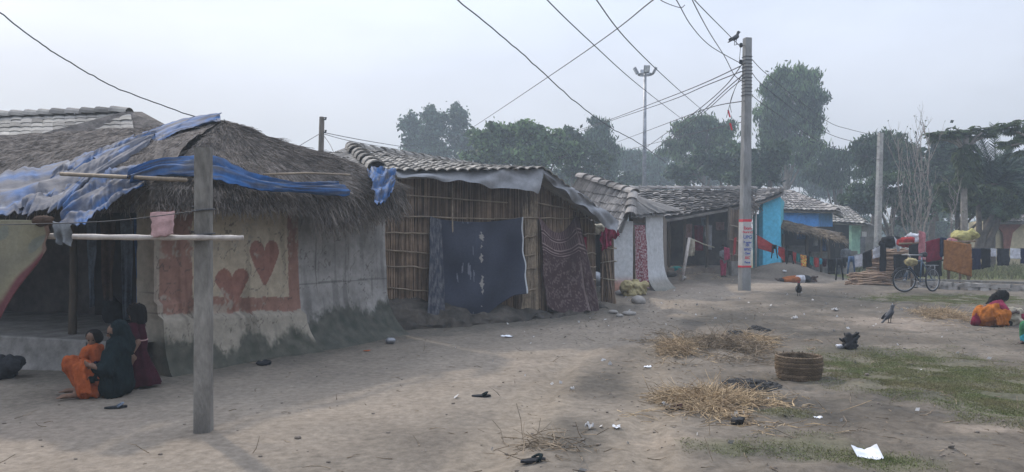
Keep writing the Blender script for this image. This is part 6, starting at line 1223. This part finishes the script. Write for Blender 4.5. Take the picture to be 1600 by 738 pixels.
def tree(Y, base, blobs, label, leafm='leaf_mid', size=.3, per=22, clump=22, spread=.3, trunk=.22, droop=0.0, name='tree', trunkm='bark', aspect=.55, strands=0):
    """base: (px, py) of the foot; blobs: (px, py, rx, ry) in photo pixels at distance Y"""
    bs = []
    for px, py, rx, ry in blobs:
        k = Y / FOC; r = (rx * k, rx * k * .9, ry * k); bs.append((tuple(P(px, py, Y + random.uniform(-.4, .4) * r[1])), r))
    f = P(base, HY, Y); f.z = .2; t = thing(name, f, label, 'tree', TG)
    top = max(bs, key=lambda b_: b_[0][2])[0]; b = MB(); m_ = f.lerp(Vector(top), .45) + Vector((random.uniform(-.3, .3), 0, 0)); b.add(tube(smoothpath([f, m_, Vector(top)], 5), list(np.linspace(trunk, trunk * .25, 11)), 8))
    for c, r in bs:
        s = f.lerp(Vector(top), random.uniform(.3, .6)); b.add(tube([s, s.lerp(Vector(c), .5) + Vector((0, 0, .2)), Vector(c) + Vector((0, 0, r[2] * .3))], [trunk * .5, trunk * .3, trunk * .1], 6))
        for q in range(5): e = Vector(c) + Vector((random.uniform(-.8, .8) * r[0], random.uniform(-.8, .8) * r[1], random.uniform(-.3, .8) * r[2])); b.add(tube([Vector(c) - Vector((0, 0, r[2] * .3)), e], [trunk * .18, trunk * .05], 5))
    b.build('trunk', M[trunkm], t, True)
    pts = crown_pts(bs, per, clump * 1.0 * (.3 if not strands else .19), spread, strands); sz = RNG.uniform(.6, 1.3, len(pts)) * size
    if droop: V, F = leaves(pts, sz * 1.3, np.array((0, 0, -1.0)), 0, .28)
    else: V, F = leaves(pts, sz, None, .4, aspect)
    npmesh('crown', V, F, M[leafm], t)
# left cluster, far and hazy
tree(78, 648, [(645, 200, 16, 24), (648, 235, 20, 22), (655, 215, 14, 20)], 'slim hazy tree at the far left of the tree row', 'leaf_grey', .42, 20, 30, .4)
tree(76, 680, [(682, 190, 15, 20), (678, 215, 24, 24), (690, 240, 30, 20)], 'pointed hazy tree second from the left in the tree row', 'leaf_grey', .42, 20, 30, .4)
tree(77, 720, [(718, 194, 18, 20), (716, 222, 24, 26), (735, 240, 20, 16)], 'round topped hazy tree third from the left', 'leaf_grey', .42, 20, 30, .4)
# broad mango
tree(52, 790, [(760, 222, 28, 24), (790, 208, 24, 16), (770, 250, 44, 22), (800, 232, 30, 26)], 'broad bright leaved tree right of the three hazy ones', 'leaf_mid', .34, 26, 34, .28, .3)
tree(50, 850, [(825, 208, 22, 14), (850, 222, 36, 24), (875, 240, 34, 28), (840, 250, 46, 26)], 'broadest dense leafy tree above the reed hut roof', 'leaf_mid', .34, 26, 34, .28, .3)
tree(56, 910, [(898, 235, 22, 26), (915, 258, 34, 26), (890, 218, 12, 12)], 'dense low tree just left of the floodlight mast', 'leaf_dark', .34, 24, 32, .3, .25)
tree(66, 935, [(935, 205, 11, 18), (938, 235, 18, 28), (928, 225, 12, 20), (950, 250, 16, 24)], 'narrow drooping eucalyptus left of the floodlight mast', 'leaf_grey', .36, 24, 30, .35, .2, 1)
tree(85, 985, [(975, 252, 16, 18), (992, 262, 22, 22), (1022, 250, 20, 24), (1005, 275, 30, 18)], 'low hazy trees gap filler tree behind the floodlight mast'.replace(' gap filler tree', ''), 'leaf_grey', .42, 20, 26, .45, .2, 1)
tree(64, 1090, [(1105, 200, 26, 18), (1075, 210, 24, 18), (1060, 235, 26, 22), (1100, 228, 34, 24), (1130, 215, 14, 22)], 'spreading eucalyptus left of the concrete power pole', 'leaf_mid', .36, 24, 30, .35, .25, 1)
tree(55, 1110, [(1075, 268, 34, 22), (1120, 262, 36, 26), (1150, 250, 22, 20)], 'dark rounded tree below the spreading eucalyptus', 'leaf_dark', .34, 26, 32, .3, .3)
tree(50, 1190, [(1180, 265, 30, 30), (1205, 255, 24, 34), (1165, 285, 24, 18)], 'dark dense tree right behind the concrete power pole', 'leaf_dark', .32, 28, 34, .28, .3)
tree(62, 1228, [(1232, 125, 22, 18), (1258, 128, 18, 18), (1212, 150, 18, 22), (1240, 155, 34, 26), (1268, 160, 16, 26), (1205, 185, 20, 24), (1235, 195, 36, 28), (1268, 200, 16, 30), (1230, 235, 38, 28), (1262, 245, 20, 26), (1210, 222, 24, 24)], 'tallest drooping eucalyptus right of the concrete power pole', 'leaf_mid', .36, 24, 30, .38, .2, 1, 'tree', 'bark_pale')
tree(70, 905, [(880, 278, 40, 14), (930, 280, 40, 16), (975, 288, 36, 14), (840, 275, 40, 12)], 'low bushy tree filling the gap just above the reed hut roof', 'leaf_dark', .34, 26, 40, .35, .2)
tree(92, 1075, [(1010, 275, 30, 20), (1060, 272, 36, 20), (1110, 275, 40, 18), (1160, 270, 30, 22)], 'far hazy tree row seen between the mast and the power pole', 'leaf_grey', .45, 24, 34, .45, .2)
tree(80, 1260, [(1215, 280, 24, 14), (1250, 285, 26, 14), (1290, 300, 24, 16), (1330, 318, 26, 16)], 'far thin tree behind the blue house roof', 'leaf_grey', .42, 18, 24, .5, .2, 1)
tree(58, 1300, [(1295, 255, 20, 18), (1318, 252, 18, 16), (1285, 275, 20, 18), (1310, 280, 26, 18)], 'thin leaved tree between the tall eucalyptus and the far pole', 'leaf_dark', .32, 20, 24, .35, .2, 1)
tree(48, 1355, [(1352, 232, 14, 14), (1380, 228, 22, 18), (1395, 250, 24, 24), (1360, 262, 22, 22), (1405, 238, 16, 20)], 'open crowned tree behind the far concrete pole', 'leaf_dark', .3, 20, 24, .3, .2, 1)
tree(44, 1380, [(1365, 308, 34, 28), (1400, 300, 34, 30), (1345, 318, 22, 22), (1425, 325, 36, 30)], 'dense dark bushy tree at the foot of the far pole', 'leaf_dark', .28, 30, 40, .24, .2)
tree(46, 1455, [(1440, 270, 30, 30), (1480, 275, 30, 34), (1455, 305, 40, 34), (1500, 315, 34, 30), (1478, 235, 18, 24)], 'large dim tree behind the bare branches', 'leaf_dark', .3, 26, 32, .28, .25)
tree(50, 1560, [(1545, 275, 30, 26), (1590, 270, 32, 30), (1575, 305, 34, 24), (1625, 290, 30, 34)], 'dim leafy tree behind the date palm', 'leaf_dark', .3, 24, 28, .3, .25)
tree(36, 1500, [(1500, 318, 20, 16), (1520, 305, 24, 16), (1545, 322, 30, 18), (1575, 318, 22, 18), (1490, 300, 16, 14)], 'leafy tree with leaning trunks beside the cream house', 'leaf_pale', .26, 28, 40, .2, .15)
for k, (px, w_, tp, Y) in enumerate(((1335, 40, 340, 75), (1440, 60, 335, 70), (1290, 30, 345, 95), (1020, 60, 285, 95), (1590, 40, 330, 75))):
    tree(Y, px, [(px - w_ * .4, tp + 22, w_ * .5, 20), (px + w_ * .3, tp + 18, w_ * .55, 18), (px, tp + 30, w_ * .8, 14)], ('low bush in the gap under the thin leaved tree', 'low bush behind the bare branches and the firewood', 'low bush behind the blue house roof', 'low hazy bush under the floodlight mast', 'low bush behind the cream house roof')[k], 'leaf_dark', .34, 24, 30, .35, .15, name='bush')
b = MB()
V, F = leaves(np.stack([RNG.uniform(-150, 150, 15000), RNG.uniform(128, 150, 15000), RNG.random(15000) ** .7 * (4.5 + 1.5 * np.sin(np.arange(15000) * .37))], 1), 1.2); tag(npmesh('distant_wood', V, F, M['leaf_grey']), 'far off belt of trees along the horizon', 'wood', kind='stuff')
# trees beyond the left huts are hidden; bare tree, papaya, date palm stand on the right
def limb(b, p, d, L_, r, n, rnd, twig):
    q = [p]; dd = d.copy()
    for k in range(4): dd = (dd + Vector((rnd.gauss(0, .1), rnd.gauss(0, .1), .06))).normalized(); q.append(q[-1] + dd * L_ / 4)
    b.add(tube(q, list(np.linspace(r, r * .55, 5)), 6))
    if n:
        for k in range(rnd.choice((2, 2, 3))): i = rnd.choice((2, 3, 4)); limb(b, q[i], (dd + Vector((rnd.uniform(-.8, .8), rnd.uniform(-.5, .5), rnd.uniform(.1, .8)))).normalized(), L_ * rnd.uniform(.5, .75), r * .55, n - 1, rnd, twig)
    else: twig.append(q[-1])
bt = P(1436, 380, 31); bt.z = .25; tb_ = thing('bare_tree', bt, 'nearly leafless tree with thin upright branches behind the drying rack', 'tree', TG); b = MB(); rn = random.Random(21); tw = []
for tgt, r in (((1432, 205, 31), .055), ((1452, 200, 31.4), .06), ((1402, 215, 30.8), .05), ((1440, 222, 31), .045), ((1500, 292, 30.6), .05), ((1386, 330, 31), .04), ((1420, 245, 31.3), .05)):
    e = P(*tgt); m_ = bt.lerp(e, .45) + Vector(((e.x - bt.x) * .28, 0, -.2)); q = smoothpath([bt, bt.lerp(m_, .5), m_, e.lerp(m_, .4), e], 4); b.add(tube([v + Vector((.12 * nz(i * .5, r * 90, 1), .1 * nz(i * .5, r * 90, 7), 0)) for i, v in enumerate(q)], list(np.linspace(r * .95, r * .12, len(q))), 6))
    for k in (5, 7, 8, 9, 10, 11, 12, 13, 14): limb(b, q[k], ((q[k] - q[k - 1]).normalized() + Vector((rn.uniform(-.8, .8), rn.uniform(-.4, .4), .5))).normalized(), rn.uniform(.4, 1.1), r * .28, 2, rn, tw)
b.build('trunk', M['bark_pale'], tb_, True); pts = np.array([tuple(v) for v in tw])[::3]; V, F = leaves(pts, .11, None, .5); npmesh('crown', V, F, M['leaf_dark'], tb_)
def fan_leaf(b, c, d, L_, m_n=9):
    """lobed papaya leaf on its stalk"""
    d = d.normalized(); e = c + d * L_ + Vector((0, 0, .12)); x = d.cross(Vector((0, 0, 1))).normalized()
    for k in range(m_n):
        a = (k - m_n // 2) * .36; v = (d * math.cos(a) + x * math.sin(a) + Vector((0, 0, -.3))).normalized(); w_ = v.cross(Vector((0, 0, 1))).normalized(); l = .36 * (1 - abs(a) * .16); b.add(([e, e + v * l * .55 + w_ * .055 + Vector((0, 0, .02)), e + v * l + Vector((0, 0, -.05)), e + v * l * .55 - w_ * .055 + Vector((0, 0, .02))], [[0, 1, 2, 3]]))
pp_ = P(1508, 380, 33); pp_.z = .25; pt_ = thing('papaya_tree', pp_, 'umbrella shaped papaya tree rising above the right washing', 'tree', TG); top = P(1510, 212, 33); b = MB(); b.add(tube(smoothpath([pp_, P(1506, 300, 33), top], 5), list(np.linspace(.16, .1, 11)), 9))
lf = MB()
for (dx, dz) in ((0, 0), (-1.0, -.12), (1.05, .0), (-.5, .05), (.55, .1), (-1.35, -.2)):
    c = top + Vector((dx, random.uniform(-.5, .5), dz)); b.add(tube([top - Vector((0, 0, .7)), c.lerp(top, .5) - Vector((0, 0, .2)), c], [.07, .05, .035], 6))
    for k in range(22): a = random.uniform(0, 6.28); fan_leaf(lf, c, Vector((math.cos(a), math.sin(a), random.uniform(-.25, .45))), random.uniform(.15, .5))
for k in range(110): a = random.uniform(0, 6.28); z = random.uniform(-1.9, -.2); fan_leaf(lf, top + Vector((0, 0, z)), Vector((math.cos(a), math.sin(a), -1.2)), random.uniform(.2, .75))
b.build('trunk', M['bark_pale'], pt_, True); lf.build('crown', M['leaf_pale'], pt_)
p2 = P(1618, 380, 30); p2.z = .25; pt2 = thing('papaya_tree', p2, 'second papaya tree leaning in from the right edge', 'tree', TG); top = P(1620, 200, 30); b = MB(); b.add(tube(smoothpath([p2, P(1622, 300, 30), top], 5), list(np.linspace(.14, .09, 11)), 9)); lf = MB()
for tx, ty in ((1585, 205), (1578, 228), (1595, 225), (1572, 198), (1600, 240), (1620, 195), (1640, 210), (1605, 215)):
    c = P(tx, ty, 30 + random.uniform(-.5, .5)); b.add(tube([top - Vector((0, 0, .5)), c], [.05, .03], 6))
    for k in range(13): a = random.uniform(0, 6.28); fan_leaf(lf, c, Vector((math.cos(a), math.sin(a), random.uniform(-.4, .4))), random.uniform(.1, .35))
b.build('trunk', M['bark_pale'], pt2, True); lf.build('crown', M['leaf_pale'], pt2)
dp = P(1545, 380, 35); dp.z = .25; dt = thing('date_palm', dp, 'date palm with feathery fronds beside the papaya tree', 'tree', TG); top = P(1556, 288, 35); b = MB(); b.add(tube(smoothpath([dp, P(1546, 340, 35), top], 4), list(np.linspace(.28, .22, 9)), 9)); b.build('trunk', M['bark'], dt, True); V0 = []; D0 = []; LL = []; st = MB()
for k in range(46):
    a = random.uniform(0, 6.28); el_ = random.uniform(-.3, 1.3); d = Vector((math.cos(a) * math.cos(el_), math.sin(a) * math.cos(el_), math.sin(el_))); p = top.copy(); q = [p.copy()]
    for s in range(12): d = (d + Vector((0, 0, -.07))).normalized(); p = p + d * .24; q.append(p.copy())
    st.add(tube(q, list(np.linspace(.03, .008, 13)), 5)); x = d.cross(Vector((0, 0, 1))).normalized()
    for s in range(2, 13):
        for j in range(4):
            for sg in (-1, 1): V0.append(q[s - 1].lerp(q[s], j / 4)); D0.append((q[s] - q[s - 1]).normalized() * .8 + x * sg * .8 + Vector((0, 0, .15))); LL.append(.5 - .02 * s)
V, F = bent(V0, D0, np.array(LL), .018, .06, .06, 2); st.add((V, F)); st.build('crown', M['leaf_grey'], dt)
b = MB(); lt = thing('leaning_tree', P(1535, 395, 34), 'group of leaning bare trunks standing before the cream house'.replace('group of leaning bare trunks standing', 'low forked tree with dark leaning trunks'), 'tree', TG); g = P(1532, 392, 34)
for a, c, e in (((1530, 395), (1540, 360), (1556, 325)), ((1536, 395), (1556, 355), (1566, 322)), ((1528, 395), (1530, 350), (1528, 318))): b.add(tube(smoothpath([P(*a, 34), P(*c, 34), P(*e, 34)], 4), list(np.linspace(.16, .08, 9)), 7))
b.build('trunk', M['bark'], lt, True); pts = crown_pts([(tuple(P(x, y, 34)), (r * .0283, r * .026, q * .0283)) for x, y, r, q in ((1545, 312, 26, 12), (1572, 318, 24, 14), (1525, 305, 22, 12), (1590, 310, 20, 14), (1560, 332, 34, 8))], 26, 60, .16); V, F = leaves(pts, RNG.uniform(.12, .26, len(pts)), None, .6); npmesh('crown', V, F, M['leaf_pale'], lt)
crease_all()
